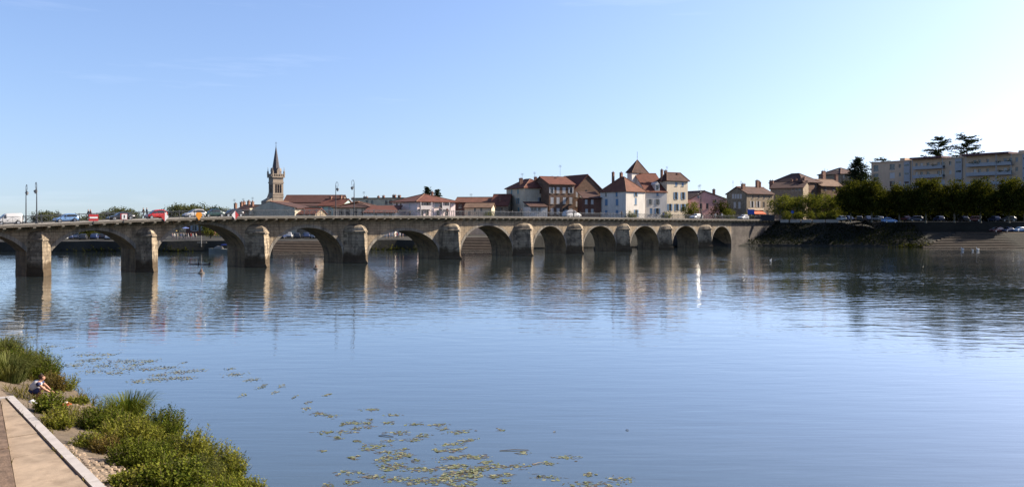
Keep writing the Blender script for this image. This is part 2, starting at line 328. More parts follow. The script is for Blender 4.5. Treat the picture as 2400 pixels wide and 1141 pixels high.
# ---- stepped embankments on the far bank
STEPM = mat('step_stone', (0.105, 0.076, 0.052), 0.9, 0.25, 0.8, 0.02)
def step_bank(label, pa, pb, off0, z0, n, rise, run, group=None, skew=0.0):
    t = thing('embankment_steps', label, 'steps', pa)
    L = (pb - pa).length; t.rotation_euler = (0, 0, math.atan2(pb.y - pa.y, pb.x - pa.x))
    for i in range(n):
        m = MB(); y0 = off0 + i * run; zf = z0 + (i - .5) * rise; m.hexa([(skew * i, y0, zf - .7), (L, y0, zf - .7), (L, y0 + run + .3, zf - .7), (skew * i, y0 + run + .3, zf - .7)], [(skew * i, y0, zf), (L, y0, zf), (L, y0 + run + .3, zf + rise * .38), (skew * i, y0 + run + .3, zf + rise * .38)]); m.build('step', STEPM, t)
    return t
step_bank('wide flight of stone steps rising from the river below the plane trees', P(2162, 579.3), P(2420, 581.2) + Vector((30, -5, 0)), -0.5, 0.30, 10, 0.41, 1.05, skew=1.25)
step_bank('flight of stone steps seen through the arch behind the floating buoy', P(640, 588.9), P(800, 587.3), -4.4, 0.25, 7, 0.36, 0.65)
step_bank('flight of stone steps with a lit landing seen through the sixth arch', P(1060, 584.6), P(1160, 584), -5.2, 0.25, 9, 0.36, 0.62)

# ================================================================== STONE BRIDGE
OB = P(120, 644.9); PB = P(1668, 579.3)
TH = math.atan2(PB.y - OB.y, PB.x - OB.x); U = Vector((math.cos(TH), math.sin(TH), 0)); WV = Vector((-math.sin(TH), math.cos(TH), 0))
BW = 6.8
def tpx(px, yoff=0.0):
    r = (px - 1200) / F; o = OB + WV * yoff; return (r * o.y - o.x) / (U.x - r * U.y)
DECK = [(tpx(a), b) for a, b in ((-150, 6.6), (0, 7.02), (200, 7.48), (400, 8.0), (600, 8.28), (1000, 8.3), (1285, 8.16), (1690, 7.55), (1800, 7.45))]
def deck(t):                                  # softened so that the crest has no kinks
    return sum(lerp(DECK, t + k) for k in (-12, -6, 0, 6, 12)) / 5
T0, T1 = -48.0, tpx(1812)
def over(t): return 2.25 - 1.05 * min(1, max(0, (t - tpx(1030)) / 5.0)) - .10 * min(1, max(0, t / 150))
bridge = thing('stone_bridge', 'long stone arch bridge with pointed cutwaters crossing the river to the town', 'bridge', OB, TH)
PIERS = list(zip([tpx(p) for p in (120, 370, 632, 862, 1080, 1250, 1367, 1477, 1576, 1668)], (3, 3.2, 4.3, 5.1, 5.4, 6, 5.6, 5.2, 5.6, 6), (2.2, 2.6, 3.0, 3.5, 3.2, 2.7, 2.45, 2.35, 2.25, 2.25)))
SPANS = []   # (t0, t1, crown, spring, segmental)
ends = [-13.6] + [p[0] for p in PIERS]; starts = [p[0] - p[1] for p in PIERS] + [tpx(1714)]
CR = [(5.9, 3.3, 1), (6.2, 3.3, 1), (6.98, 3.1, .5), (6.3, 1.0, 0), (5.6, 0.7, 0), (6.4, 0.8, 0), (6.15, 0.8, 0), (6.05, 0.8, 0), (5.95, 0.8, 0), (5.85, 0.8, 0), (5.6, 0.8, 0)]
for a, b, c in zip(ends, starts, CR): SPANS.append((a, b) + c)
def arch_z(sp, t):
    a, b, zc, zs, sg = sp; xi = max(-1, min(1, (2 * t - a - b) / (b - a)))
    h = zc - zs; e = math.sqrt(max(0, 1 - xi * xi)); hw = (b - a) / 2
    Rr = (hw * hw + h * h) / (2 * h) if h < hw else hw
    s = (math.sqrt(max(0, Rr * Rr - (xi * hw) ** 2)) - (Rr - h)) / h if h < hw else e
    return zs + h * (sg * s + (1 - sg) * e)
def topz(t): return deck(t) - 0.36
ABUT = masonry('shaded_abutment_stone', (0.17, 0.145, 0.125), (0.12, 0.10, 0.09), (0.10, 0.085, 0.075), 1.1, 0.45)  # weathered stone, darkened further to carry the end wall's shade in its colour
SOFFIT = masonry('vault_stone', (0.38, 0.275, 0.16), (0.30, 0.22, 0.13), (0.22, 0.17, 0.11), 1.2, 0.45)
RING = masonry('arch_ring_stone', (0.34, 0.30, 0.25), (0.25, 0.22, 0.19), (0.13, 0.12, 0.10), 0.45, 3.0, stains=True)
for sp in SPANS:
    a, b = sp[0], sp[1]; N = 28; m = MB()
    ts = [a + (b - a) * (0.5 - 0.5 * math.cos(math.pi * k / N)) for k in range(N + 1)]
    fr = [(m.pt((t, 0, arch_z(sp, t))), m.pt((t, 0, topz(t)))) for t in ts]
    bk = [(m.pt((t, BW, arch_z(sp, t))), m.pt((t, BW, topz(t)))) for t in ts]
    for k in range(N):
        m.cur = 0; m.idx((fr[k][0], fr[k+1][0], fr[k+1][1], fr[k][1])); m.idx((bk[k+1][0], bk[k][0], bk[k][1], bk[k+1][1]))
        m.cur = 1; m.idx((fr[k+1][0], fr[k][0], bk[k][0], bk[k+1][0]))
    o = m.build('arch_span', [STONE, SOFFIT], bridge)
    m = MB(); ring = []
    for k in range(N + 1):
        t = ts[k]; z = arch_z(sp, t); e = 0.05
        dz = (arch_z(sp, min(b, t + e)) - arch_z(sp, max(a, t - e))) / (min(b, t + e) - max(a, t - e))
        nrm = Vector((-dz, 0, 1)).normalized() * 0.5
        zo = min(z + nrm.z, topz(t) - 0.05)
        pr = -0.045 - 0.02 * (k % 2)
        ring.append([m.pt((t, pr, z - 0.012)), m.pt((min(max(t + nrm.x, a - .02), b + .02), pr, zo)), m.pt((min(max(t + nrm.x, a - .02), b + .02), 0.02, zo)), m.pt((t, 0.02, z - 0.012))])
    for A, B in zip(ring, ring[1:]):
        for q in range(3): m.idx((A[q], B[q], B[q+1], A[q+1]))
        m.idx((A[3], B[3], B[0], A[0]))
    m.build('arch_ring', RING, o)
# abutments
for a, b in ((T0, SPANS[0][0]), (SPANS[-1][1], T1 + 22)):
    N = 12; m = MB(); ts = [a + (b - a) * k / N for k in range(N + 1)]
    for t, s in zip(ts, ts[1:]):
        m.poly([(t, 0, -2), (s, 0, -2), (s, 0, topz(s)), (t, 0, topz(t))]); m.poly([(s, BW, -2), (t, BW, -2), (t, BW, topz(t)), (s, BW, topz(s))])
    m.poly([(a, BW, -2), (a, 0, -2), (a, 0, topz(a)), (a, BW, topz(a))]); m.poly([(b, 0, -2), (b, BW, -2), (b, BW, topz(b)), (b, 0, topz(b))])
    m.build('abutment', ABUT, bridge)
CAPS = [(4.85, 6.2), (5.2, 6.5)] + [(5.4, 6.92)] * 4 + [(5.25, 6.75), (5.15, 6.6), (5.0, 6.4), (4.85, 6.2)]
rs = random.Random(3)
for i, (tR, p, c) in enumerate(PIERS):
    tL = tR - p; zs0, zs1 = SPANS[i][3], SPANS[i+1][3]
    m = MB()
    N = 3; ts = [tL + p * k / N for k in range(N + 1)]
    for t, s in zip(ts, ts[1:]):
        m.poly([(t, 0, -2), (s, 0, -2), (s, 0, topz(s)), (t, 0, topz(t))]); m.poly([(s, BW, -2), (t, BW, -2), (t, BW, topz(t)), (s, BW, topz(s))])
    m.cur = 1
    m.poly([(tL, BW, -2), (tL, 0, -2), (tL, 0, zs0), (tL, BW, zs0)]); m.poly([(tR, 0, -2), (tR, BW, -2), (tR, BW, zs1), (tR, 0, zs1)])
    pier = m.build('pier', [STONE, SOFFIT], bridge)
    zb, zt = CAPS[i]
    for side in (0, 1):
        def q(t, y, z): return (t, -y, z) if side == 0 else (t, BW + y, z)
        def tri(z, k):    # battered plan of the cutwater at height z with plan scale k
            mid = (tL + tR) / 2; hw = p / 2 * (1 + 0.10 * (k - 1) / 0.2 * 0.3)
            return [(mid - hw, 0.0), (mid - hw * 0.42, c * k * 0.57), (mid + 0.0, c * k), (mid + hw * 0.42, c * k * 0.58), (mid + hw, 0.0)]
        m = MB(); prev = None; z = -1.5; nc = 13
        for k in range(nc):
            za = -1.5 + (zb + 1.5) * k / nc; zc_ = -1.5 + (zb + 1.5) * (k + 1) / nc
            for zz, lip in ((za + 0.0, 0), (zc_, 0)):
                sc = 1.0 - 0.20 * max(0, zz) / zb + (0.16 if zz < 0.55 else 0) ; j = 0.022 * ((k * 7 + i * 3) % 5 - 2)
                ring = [m.pt(q(t, max(0, y + (j if y > 0 else 0)), zz)) for t, y in tri(zz, sc)]
                if prev:
                    for s in range(4):
                        f = (prev[s], prev[s+1], ring[s+1], ring[s]); m.idx(f if side == 0 else f[::-1])
                prev = ring
        m.build('cutwater', PIERSTONE, pier)
        # rounded stone hood over the cutwater with a projecting drip course
        m = MB(); prev = None; NS = 9
        for k in range(NS + 1):
            if k == 0: zz, sc, wd = zb - 0.02, 0.90, 1.0
            elif k == 1: zz, sc, wd = zb + 0.20, 0.90, 1.0
            else:
                h = (k - 1.0) / (NS - 1); zz = zb + 0.2 + (zt - zb - 0.2) * h; e = math.sqrt(max(0, 1 - h * h)); sc = 0.80 * e + 0.001; wd = 0.25 + 0.72 * e
            mid = (tL + tR) / 2; hw = p / 2 * wd
            pl = [(mid - hw, 0), (mid - hw * .5, c * sc * .56), (mid, c * sc), (mid + hw * .5, c * sc * .56), (mid + hw, 0)]
            ring = [m.pt(q(t, y + (0.10 if k < 2 and y > 0 else 0), zz)) for t, y in pl]
            if prev:
                for s in range(4):
                    f = (prev[s], prev[s+1], ring[s+1], ring[s]); m.idx(f if side == 0 else f[::-1])
            else:
                m.idx(ring if side == 1 else ring[::-1])
            prev = ring
        m.idx(prev)
        m.build('cutwater_cap', PIERSTONE, pier)
# cornice slab, footways and roadway
TS = [T0 + (T1 + 22 - T0) * k / 90 for k in range(91)]
def sweep(name, material, y0f, y1f, dz0, dz1, parent, ts=TS):
    m = MB(); R_ = [[m.pt((t, y0f(t), deck(t) + dz0)), m.pt((t, y1f(t), deck(t) + dz0)), m.pt((t, y1f(t), deck(t) + dz1)), m.pt((t, y0f(t), deck(t) + dz1))] for t in ts]
    for A, B in zip(R_, R_[1:]):
        for k in range(4): m.idx((A[k], A[(k+1) % 4], B[(k+1) % 4], B[k]))
    m.idx(R_[0][::-1]); m.idx(R_[-1]); return m.build(name, material, parent)
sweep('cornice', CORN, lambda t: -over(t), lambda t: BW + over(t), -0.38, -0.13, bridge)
sweep('footway', PAVE, lambda t: -over(t) - 0.06, lambda t: 0.45, -0.126, 0.0, bridge)
sweep('footway', PAVE, lambda t: BW - 0.45, lambda t: BW + over(t) + 0.06, -0.126, 0.0, bridge)
sweep('roadway', ASPH, lambda t: 0.454, lambda t: BW - 0.454, -0.128, -0.10, bridge)
m = MB(); m.prism([(0, 0), (1, 0), (1, -0.16), (0.72, -0.42), (0, -0.62)], 'x', -0.17, 0.17); CB = m.mesh('corbel', CORBEL)
t = -13.0
while t < T1 - 1:
    o = over(t) - 0.08
    link('corbel', CB, bridge, loc=(t, -0.0, deck(t) - 0.384), scale=(1, -o, 1))
    t += 1.75
# ---- railings: every panel with its own post
def railing(label, yf, nrm):
    root = thing('bridge_railing', label, 'railing', OB, TH)
    Lp = 2.3; m = MB(); e = 0.022
    m.box(0, Lp, -e, e, 1.0, 1.06); m.box(0, Lp, -e * .7, e * .7, 0.10, 0.14)
    for k in range(2):
        x0 = Lp * k / 2; x1 = Lp * (k + 1) / 2
        for za, zb_ in ((0.14, 1.0), (1.0, 0.14)):
            m.tube([(x0 + .03, 0, za), (x1 - .03, 0, zb_)], 0.015, 4, False)
        m.lathe([(0.02, 0.50), (0.06, 0.53), (0.06, 0.61), (0.02, 0.64)], 6, ((x0 + x1) / 2, 0, 0)); m.box(x1 - .013, x1 + .013, -.013, .013, 0.14, 1.0)
    PM = m.mesh('railing_panel', RAILM)
    m = MB(); m.box(-.032, .032, -.032, .032, 0, 1.12); m.lathe([(.03, 1.12), (.06, 1.16), (.03, 1.21), (0.005, 1.22)], 6); QM = m.mesh('railing_post', RAILM)
    t = -20.0
    while t < T1 + 12:
        z0, z1 = deck(t), deck(t + Lp); y0, y1 = yf(t), yf(t + Lp)
        d = Vector((Lp, y1 - y0, z1 - z0)); M = Matrix.Translation((t, y0, z0)) @ Matrix(((1, 0, 0, 0), (d.y / Lp, 1, 0, 0), (d.z / Lp, 0, 1, 0), (0, 0, 0, 1)))
        me = PM.copy() if False else PM
        o = link('railing_panel', me, root); o.location = (t, y0, z0); o.rotation_euler = (0, -math.atan2(d.z, Lp), math.atan2(d.y, Lp)); link('railing_post', QM, root, loc=(t, y0, z0))
        t += Lp
railing('open lattice metal railing along the river side edge of the bridge', lambda t: -over(t) + 0.12, 1)
railing('open lattice metal railing along the farther edge of the bridge deck', lambda t: BW + over(t) - 0.12, -1)
def onbridge(t, y, dz=0.0):
    p = OB + U * t + WV * y; return Vector((p.x, p.y, deck(t) + dz))
# ================================================================== HOUSES
ROOF_R = mat('red_tile', (0.145, 0.046, 0.027), 0.9, 0.35, 0.7, 0.04, 5, stretch=(1, 1, 1.0))
ROOF_O = mat('orange_tile', (0.175, 0.068, 0.038), 0.9, 0.30, 0.7, 0.04, 5)
ROOF_B = mat('brown_tile', (0.080, 0.036, 0.026), 0.9, 0.4, 0.6, 0.04, 5)
ROOF_T = mat('tan_tile', (0.18, 0.105, 0.064), 0.9, 0.35, 0.8, 0.04, 5)
RIDGE = mat('ridge_tile', (0.22, 0.115, 0.07), 0.9, 0.25, 2)
CREAM = mat('cream_render', (0.56, 0.47, 0.35), 0.9, 0.10, 0.5, stain=((0.30, 0.25, 0.19), 0.35))
BEIGE = mat('beige_render', (0.46, 0.40, 0.30), 0.9, 0.12, 0.5, stain=((0.22, 0.19, 0.15), 0.4))
WHITER = mat('white_render', (0.56, 0.52, 0.47), 0.9, 0.07, 0.5, stain=((0.38, 0.33, 0.28), 0.35))
PINKW = mat('pale_pink_render', (0.66, 0.53, 0.50), 0.9, 0.07, 0.5)
PINK = mat('pink_render', (0.60, 0.33, 0.29), 0.9, 0.10, 0.5, stain=((0.34, 0.19, 0.16), 0.3))
TEAL = mat('teal_render', (0.30, 0.42, 0.38), 0.9, 0.1, 0.5)
STONEW = mat('rubble_stone', (0.33, 0.26, 0.18), 0.95, 0.35, 1.6, 0.05, 4, stain=((0.16, 0.12, 0.09), 0.5))
GREYW = mat('grey_render', (0.36, 0.33, 0.30), 0.9, 0.12, 0.5, stain=((0.2, 0.18, 0.16), 0.4))
BRICKW = masonry('dull_brick', (0.27, 0.115, 0.075), (0.21, 0.085, 0.06), (0.24, 0.17, 0.13), 0.5, 0.16, stains=False)
BRICKB = masonry('brown_brick', (0.24, 0.14, 0.09), (0.18, 0.10, 0.07), (0.22, 0.17, 0.13), 0.5, 0.16, stains=False)
TRIMW = mat('stone_trim', (0.55, 0.47, 0.38), 0.9, 0.12, 1)
SH = {'blue': mat('blue_shutter', (0.17, 0.29, 0.44), 0.6, 0.12, 2), 'white': mat('white_shutter', (0.66, 0.63, 0.60), 0.6, 0.07, 2),
      'grey': mat('grey_shutter', (0.36, 0.38, 0.39), 0.6, 0.1, 2), 'brown': mat('brown_shutter', (0.16, 0.10, 0.07), 0.6, 0.15, 2), 'teal': mat('teal_shutter', (0.16, 0.30, 0.33), 0.6, 0.1, 2)}
FRAMEM = mat('window_frame', (0.58, 0.55, 0.50), 0.6, 0.1, 2)
DOORM = mat('dark_door', (0.045, 0.04, 0.04), 0.6, 0.2, 2)
CHIMM = mat('chimney_brick', (0.26, 0.14, 0.10), 0.95, 0.3, 3)
WCACHE = {}
def wmesh(w, h, kind, sh):
    k = (round(w, 1), round(h, 1), kind, sh)
    if k in WCACHE: return WCACHE[k]
    w, h = k[0], k[1]
    m = MB(); b = 0.07
    for x0, x1, z0, z1 in ((-w/2, -w/2 + b, 0, h), (w/2 - b, w/2, 0, h), (-w/2 + b, w/2 - b, h - b, h), (-w/2 + b, w/2 - b, 0, b), (-b/2, b/2, b, h - b)): m.box(x0, x1, 0.10, 0.16, z0, z1)
    fr = m.mesh('window', FRAMEM)
    m = MB(); m.box(-w/2 - .1, w/2 + .1, -0.12, 0.08, -0.12, -0.003); sl = m.mesh('sill', TRIMW)
    m = MB(); m.box(-w/2 + .01, w/2 - .01, 0.135, 0.15, 0.01, h - .01); pn = m.mesh('pane', GLASSM)
    m = MB(); n = 7
    m.box(-w/4 + .01, w/4 - .01, 0, 0.03, 0.02, h - .02)
    for q in range(n): m.box(-w/4 + .06, w/4 - .06, -0.02, -0.001, 0.08 + (h - .16) * q / n, 0.08 + (h - .16) * (q + .72) / n)
    shm = m.mesh('shutter', SH[sh] if sh else FRAMEM)
    WCACHE[k] = (fr, sl, pn, shm); return WCACHE[k]
def add_window(parent, M, w, h, kind, sh):
    fr, sl, pn, shm = wmesh(w, h, kind, sh); w = round(w, 1)
    f = link('window', fr, parent, mat=M)
    link('pane', pn, f); link('sill', sl, f)
    if kind == 'open':
        for s in (-1, 1): link('shutter', shm, f, loc=(s * (w * 0.75 + .02), -0.045, 0))
    elif kind == 'closed':
        for s in (-1, 1): link('shutter', shm, f, loc=(s * w * 0.25, 0.03, 0))
    elif kind == 'ajar':
        for s in (-1, 1):
            o = link('shutter', shm, f); o.location = (s * (w * .5 + .10), -0.16, 0); o.rotation_euler = (0, 0, -s * rad(50))
def wall_face(m, o, xd, wdt, z0, z1, rects, inward, rv=0.2):
    """a wall plane with real openings; rects (x0,x1,z0,z1); reveals run inward"""
    o = Vector(o); xd = Vector(xd); iw = Vector(inward)
    xs = sorted({0.0, wdt, *[r[0] for r in rects], *[r[1] for r in rects]}); zs = sorted({z0, z1, *[r[2] for r in rects], *[r[3] for r in rects]})
    def pt(x, z, y=0): v = o + xd * x + iw * y; return (v.x, v.y, z)
    for xa, xb in zip(xs, xs[1:]):
        for za, zb in zip(zs, zs[1:]):
            cxx, czz = (xa + xb) / 2, (za + zb) / 2
            if any(r[0] < cxx < r[1] and r[2] < czz < r[3] for r in rects): continue
            m.poly([pt(xa, za), pt(xb, za), pt(xb, zb), pt(xa, zb)])
    for x0, x1, a, b in rects:
        m.poly([pt(x0, a), pt(x1, a), pt(x1, a, rv), pt(x0, a, rv)]); m.poly([pt(x0, b), pt(x0, b, rv), pt(x1, b, rv), pt(x1, b)])
        m.poly([pt(x0, a), pt(x0, a, rv), pt(x0, b, rv), pt(x0, b)]); m.poly([pt(x1, a), pt(x1, b), pt(x1, b, rv), pt(x1, a, rv)])
        m.poly([pt(x0, a, rv), pt(x1, a, rv), pt(x1, b, rv), pt(x0, b, rv)])
def house(name, label, C, R, eave, ridge, roof='gx', L=None, depth=9.0, z0=2.6, wall=None, roofm=None, front=(), left=(), right=(), chim=(), over=0.45, aerial=(), cat='house', bands=False, sidewall=None, hipf=0.5, ridges=True):
    c = Vector((X(*C), C[1], 0)); r_ = Vector((X(*R), R[1], 0)); ph = math.atan2(r_.y - c.y, r_.x - c.x); w = (r_ - c).length
    u = Vector((math.cos(ph), math.sin(ph), 0)); v = Vector((-math.sin(ph), math.cos(ph), 0))
    def along(o, d, px): r = (px - 1200) / F; return (r * o.y - o.x) / (d.x - r * d.y)
    if L is not None: depth = along(c, v, L)
    D = depth; ze = Z(eave, C[1]); zr = Z(ridge, C[1] + 0.5 * (w * u.y + D * v.y)) if ridge else ze
    t = thing(name, label, cat, (c.x, c.y, 0), ph)
    m = MB()
    rects = {'f': [], 'l': [], 'r': []}; wl = []
    for key, spec, o, d in (('f', front, c, u), ('l', left, c, v), ('r', right, r_, v)):
        for pxs, y, ww, hh, kind, sh in spec:
            for px in (pxs if isinstance(pxs, (list, tuple)) else (pxs,)):
                s = along(o, d, px); dd = (o + d * s).y; zc = Z(y, dd); ww_ = round(ww, 1); hh_ = round(hh, 1)
                lim = w if key == 'f' else D
                if s - ww_ / 2 < 0.12 or s + ww_ / 2 > lim - 0.12: s = min(max(s, ww_ / 2 + .15), lim - ww_ / 2 - .15)
                za = max(zc - hh_ / 2, z0 + .05); za = min(za, ze - hh_ - 0.1)
                if any(not (s + ww_ / 2 < q[0] or s - ww_ / 2 > q[1] or za > q[3] or za + hh_ < q[2]) for q in rects[key]): continue
                rects[key].append((s - ww_ / 2, s + ww_ / 2, za, za + hh_))
                if key == 'f': M = Matrix.Translation((s, 0, za))
                elif key == 'l': M = Matrix.Translation((0, s, za)) @ Matrix.Rotation(-math.pi / 2, 4, 'Z')
                else: M = Matrix.Translation((w, s, za)) @ Matrix.Rotation(math.pi / 2, 4, 'Z')
                wl.append((M, ww_, hh_, kind, sh))
    wall_face(m, (0, 0, 0), (1, 0, 0), w, z0, ze, rects['f'], (0, 1, 0))
    wall_face(m, (0, 0, 0), (0, 1, 0), D, z0, ze, rects['l'], (1, 0, 0)); wall_face(m, (w, 0, 0), (0, 1, 0), D, z0, ze, rects['r'], (-1, 0, 0))
    m.poly([(w, D, z0), (0, D, z0), (0, D, ze), (w, D, ze)])
    if roof == 'gx':
        for x in (0, w): m.poly([(x, 0, ze), (x, D, ze), (x, D / 2, zr - .05)])
    if roof == 'gy':
        for y in (0, D): m.poly([(0, y, ze), (w, y, ze), (w * hipf, y, zr - .05)])
    m.build('wall', wall or CREAM, t)
    for M, ww, hh, kind, sh in wl:
        if kind == 'door':
            q = MB(); q.box(-ww/2 + .02, ww/2 - .02, 0.10, 0.16, 0, hh - .02); link('door', q.mesh('door', DOORM), t, mat=M)
        else: add_window(t, M, ww, hh, kind, sh)
    m = MB(); ov = over; th = 0.2; rl = []
    if roof in ('gx', 'gy'):
        S, T_ = (D, w) if roof == 'gx' else (w, D); hp = 0.5 if roof == 'gx' else hipf
        sl0 = (zr - ze) / (S * hp); sl1 = (zr - ze) / (S * (1 - hp))
        pl = [(-ov, ze - ov * sl0 - th * .3), (S * hp, zr - th), (S + ov, ze - ov * sl1 - th * .3), (S + ov, ze - ov * sl1 + th * .7), (S * hp, zr + th * .4), (-ov, ze - ov * sl0 + th * .7)]
        m.prism(pl, 'x' if roof == 'gx' else 'y', -ov * .6, T_ + ov * .6)
        rl.append([(-ov * .6, S * hp, zr + .1), (T_ + ov * .6, S * hp, zr + .1)] if roof == 'gx' else [(S * hp, -ov * .6, zr + .1), (S * hp, T_ + ov * .6, zr + .1)])
    elif roof in ('hip', 'pyr', 'mansard'):
        B = [(-ov, -ov), (w + ov, -ov), (w + ov, D + ov), (-ov, D + ov)]
        if roof == 'pyr': A0 = A1 = (w / 2, D / 2)
        elif w >= D: k = D * hipf; A0, A1 = (k, D / 2), (w - k, D / 2)
        else: k = w * hipf; A0, A1 = (w / 2, k), (w / 2, D - k)
        zl = ze - 0.05
        b0 = [m.pt((*p, zl)) for p in B]; b1 = [m.pt((*p, zl + .16)) for p in B]; a0 = m.pt((*A0, zr)); a1 = a0 if roof == 'pyr' else m.pt((*A1, zr))
        m.idx(b0[::-1])
        for k in range(4): m.idx((b0[k], b0[(k+1) % 4], b1[(k+1) % 4], b1[k]))
        if roof == 'pyr':
            for k in range(4): m.idx((b1[k], b1[(k+1) % 4], a0))
        elif w >= D: m.idx((b1[0], b1[1], a1, a0)); m.idx((b1[1], b1[2], a1)); m.idx((b1[2], b1[3], a0, a1)); m.idx((b1[3], b1[0], a0))
        else: m.idx((b1[0], b1[1], a0)); m.idx((b1[1], b1[2], a1, a0)); m.idx((b1[2], b1[3], a1)); m.idx((b1[3], b1[0], a0, a1))
        ends = [A0, A0, A1, A1] if False else None
        near = (lambda p: A0 if (Vector(p) - Vector(A0)).length <= (Vector(p) - Vector(A1)).length else A1)
        for p in B: rl.append([(*p, zl + .18), (*near(p), zr + .03)])
        if roof != 'pyr': rl.append([(*A0, zr + .04), (*A1, zr + .04)])
    elif roof == 'shed':
        pl = [(-ov, ze - .1), (D, zr - .1), (D, zr + .12), (-ov, ze + .12)]
        m.prism(pl, 'x', -ov * .4, w + ov * .4)
    elif roof == 'flat':
        m.box(-ov, w + ov, -ov, D + ov, ze, ze + .3)
    ro = m.build('roof', roofm or ROOF_R, t)
    if ridges:
        for a, b in rl:
            q = MB(); q.tube([a, b], 0.13, 5); q.build('ridge_tile_line', RIDGE, ro)
    for px, yt, wp, fy in chim:
        o = c + v * (D * fy); s = along(o, u, px); dd = (o + u * s).y; zt = Z(yt, dd); wm = wp * dd / F
        q = MB(); q.box(s - wm / 2, s + wm / 2, D * fy - .35, D * fy + .35, ze - .3, zt - .15); q.box(s - wm / 2 - .08, s + wm / 2 + .08, D * fy - .43, D * fy + .43, zt - .15, zt)
        for e in (-.25, .25): q.lathe([(.11, 0), (.09, .35)], 6, (s + e * wm, D * fy, zt))
        q.build('chimney', CHIMM, ro)
    for px, yt in aerial:
        o = c + v * (D * .5); s = along(o, u, px); dd = (o + u * s).y; zt = Z(yt, dd)
        q = MB(); q.tube([(s, D * .5, ze), (s, D * .5, zt)], 0.035, 4)
        for k in range(4): q.tube([(s - .5, D * .5 + .0, zt - .1 - .18 * k), (s + .5, D * .5, zt - .1 - .18 * k)], 0.02, 4)
        q.build('aerial', METAL, ro)
    if bands:
        for zz in (ze - .35,):
            q = MB(); q.box(-.06, w + .06, -.08, -.003, zz, zz + .25); q.build('eaves_band', TRIMW, t)
    return t, dict(c=c, u=u, v=v, w=w, D=D, ze=ze, zr=zr, ph=ph)

# --- left group, behind the deck
house('riverside_house', 'low stone house with brown roof and four chimneys above dark cars', (548, 240), (604, 236), 494, 481, 'gx', wall=STONEW, roofm=ROOF_B, chim=((552, 477, 5, .3), (566, 474, 5, .5), (572, 473, 5, .7), (583, 471, 5, .5), (592, 473, 5, .4)), aerial=((549, 466), (570, 465), (592, 462)), front=(([560, 585], 500, .9, 1.2, 'bare', None),))
house('gabled_house', 'cream house with broad gable in front of the church nave', (640, 233), (735, 229), 489, 473, 'gy', L=593, wall=BEIGE, roofm=ROOF_B, left=(([600, 612, 628], 497, 1.3, 1.4, 'closed', 'blue'),), front=(([662, 712], 497, .9, 1.2, 'bare', None),), hipf=0.40)
house('small_house', 'small red roofed house with two chimneys below the cream gable', (664, 222), (738, 220), 501, 488, 'gx', depth=7, wall=STONEW, roofm=ROOF_R, chim=((672, 490, 5, .3), (679, 491, 4, .3), (728, 488, 4, .6)))
house('teal_house', 'pale teal rendered house under a red roof beside the church nave', (747, 246), (800, 244), 482, 467, 'gx', wall=TEAL, roofm=ROOF_R, chim=((775, 461, 5, .5), (799, 459, 4, .5)), front=(([756, 772], 489, .9, 1.3, 'closed', 'grey'), ([756, 772], 500, 1, 1.5, 'bare', None)))
house('hipped_house', 'cream house with dark doors under a hipped brown roof behind lamp posts', (781, 234), (866, 232), 487, 473, 'hip', depth=11, wall=CREAM, roofm=ROOF_B, front=(([800, 815, 832, 852], 499, 1.3, 2.2, 'door', None),), hipf=.6)
house('flat_block', 'long pale flat topped block with many chimneys behind red roofs', (826, 270), (946, 264), 466, None, 'flat', depth=10, wall=BEIGE, roofm=CORN, ridges=False, over=.3, chim=((827, 464, 6, .4), (857, 461, 10, .4), (887, 460, 4, .4), (899, 459, 5, .4), (924, 457, 8, .4), (936, 458, 6, .4)), front=(([838, 860, 872, 905, 915], 474, 1.0, 1.4, 'bare', None),), aerial=((853, 449),))
house('low_house', 'white walled low house with sloping red roof beside balcony house', (851, 226), (926, 225), 499, 482, 'shed', depth=8, wall=WHITER, roofm=ROOF_R, front=(([880, 902, 915], 503, .9, 1, 'bare', None),))
bal, bi = house('balcony_house', 'pale pink two storey house with balconies under a wide red hipped roof', (978, 228), (1067, 236), 473, 455, 'hip', L=921, wall=PINKW, roofm=ROOF_R, over=0.9,
    front=(([987, 996, 1004], 482, 1.0, 2.0, 'bare', None), ([1023], 481, 1.2, 1.3, 'closed', 'white'), ([1033], 481, .8, 1.3, 'bare', None), ([1046, 1053], 481, .9, 2.0, 'bare', None), ([988, 1001, 1027, 1047], 499, 1.1, 1.6, 'bare', None)),
    left=(([930, 939], 484, 1.0, 1.9, 'bare', None), ([960], 482, .8, 1.4, 'closed', 'white'), ([932, 960], 500, 1.1, 1.4, 'bare', None)), chim=((1013, 450, 4, .5),))
BALC = mat('balcony_white', (0.60, 0.55, 0.54), 0.8, 0.08, 2)
for x0, x1 in ((0.4, 4.2), (7.6, 10.2)):
    q = MB(); q.box(x0, x1, -1.1, -0.004, Z(491, 229), Z(491, 229) + .18); q.box(x0, x1, -1.1, -1.04, Z(491, 229) + .18, Z(491, 229) + 1.1)
    for xx in (x0, x1 - .2): q.box(xx, xx + .2, -1.12, -.9, 2.6, Z(474, 229))
    q.build('balcony', BALC, bal)
house('long_house', 'long low brick house with orange roof behind the tan roofed cottage', (1066, 262), (1164, 260), 474, 463, 'gx', depth=9, wall=BRICKW, roofm=ROOF_O, front=(([1078, 1092, 1106, 1130], 483, .9, 1.2, 'bare', None),), aerial=((1104, 454),))
house('tan_cottage', 'beige cottage with a low tan tiled roof seen above the bridge deck', (1089, 244), (1152, 243), 486, 476, 'gx', depth=7, wall=BEIGE, roofm=ROOF_T, front=(([1113, 1128], 491, .7, 1.2, 'bare', None), ([1100, 1140], 500, .8, 1.2, 'bare', None)))
house('red_roof_house', 'dull house with steep red roof beside the tall beige house', (1150, 256), (1190, 255), 481, 456, 'gx', depth=11, wall=STONEW, roofm=ROOF_R, front=(([1160, 1176], 490, .9, 1.2, 'bare', None),), chim=((1172, 466, 3, .2),))
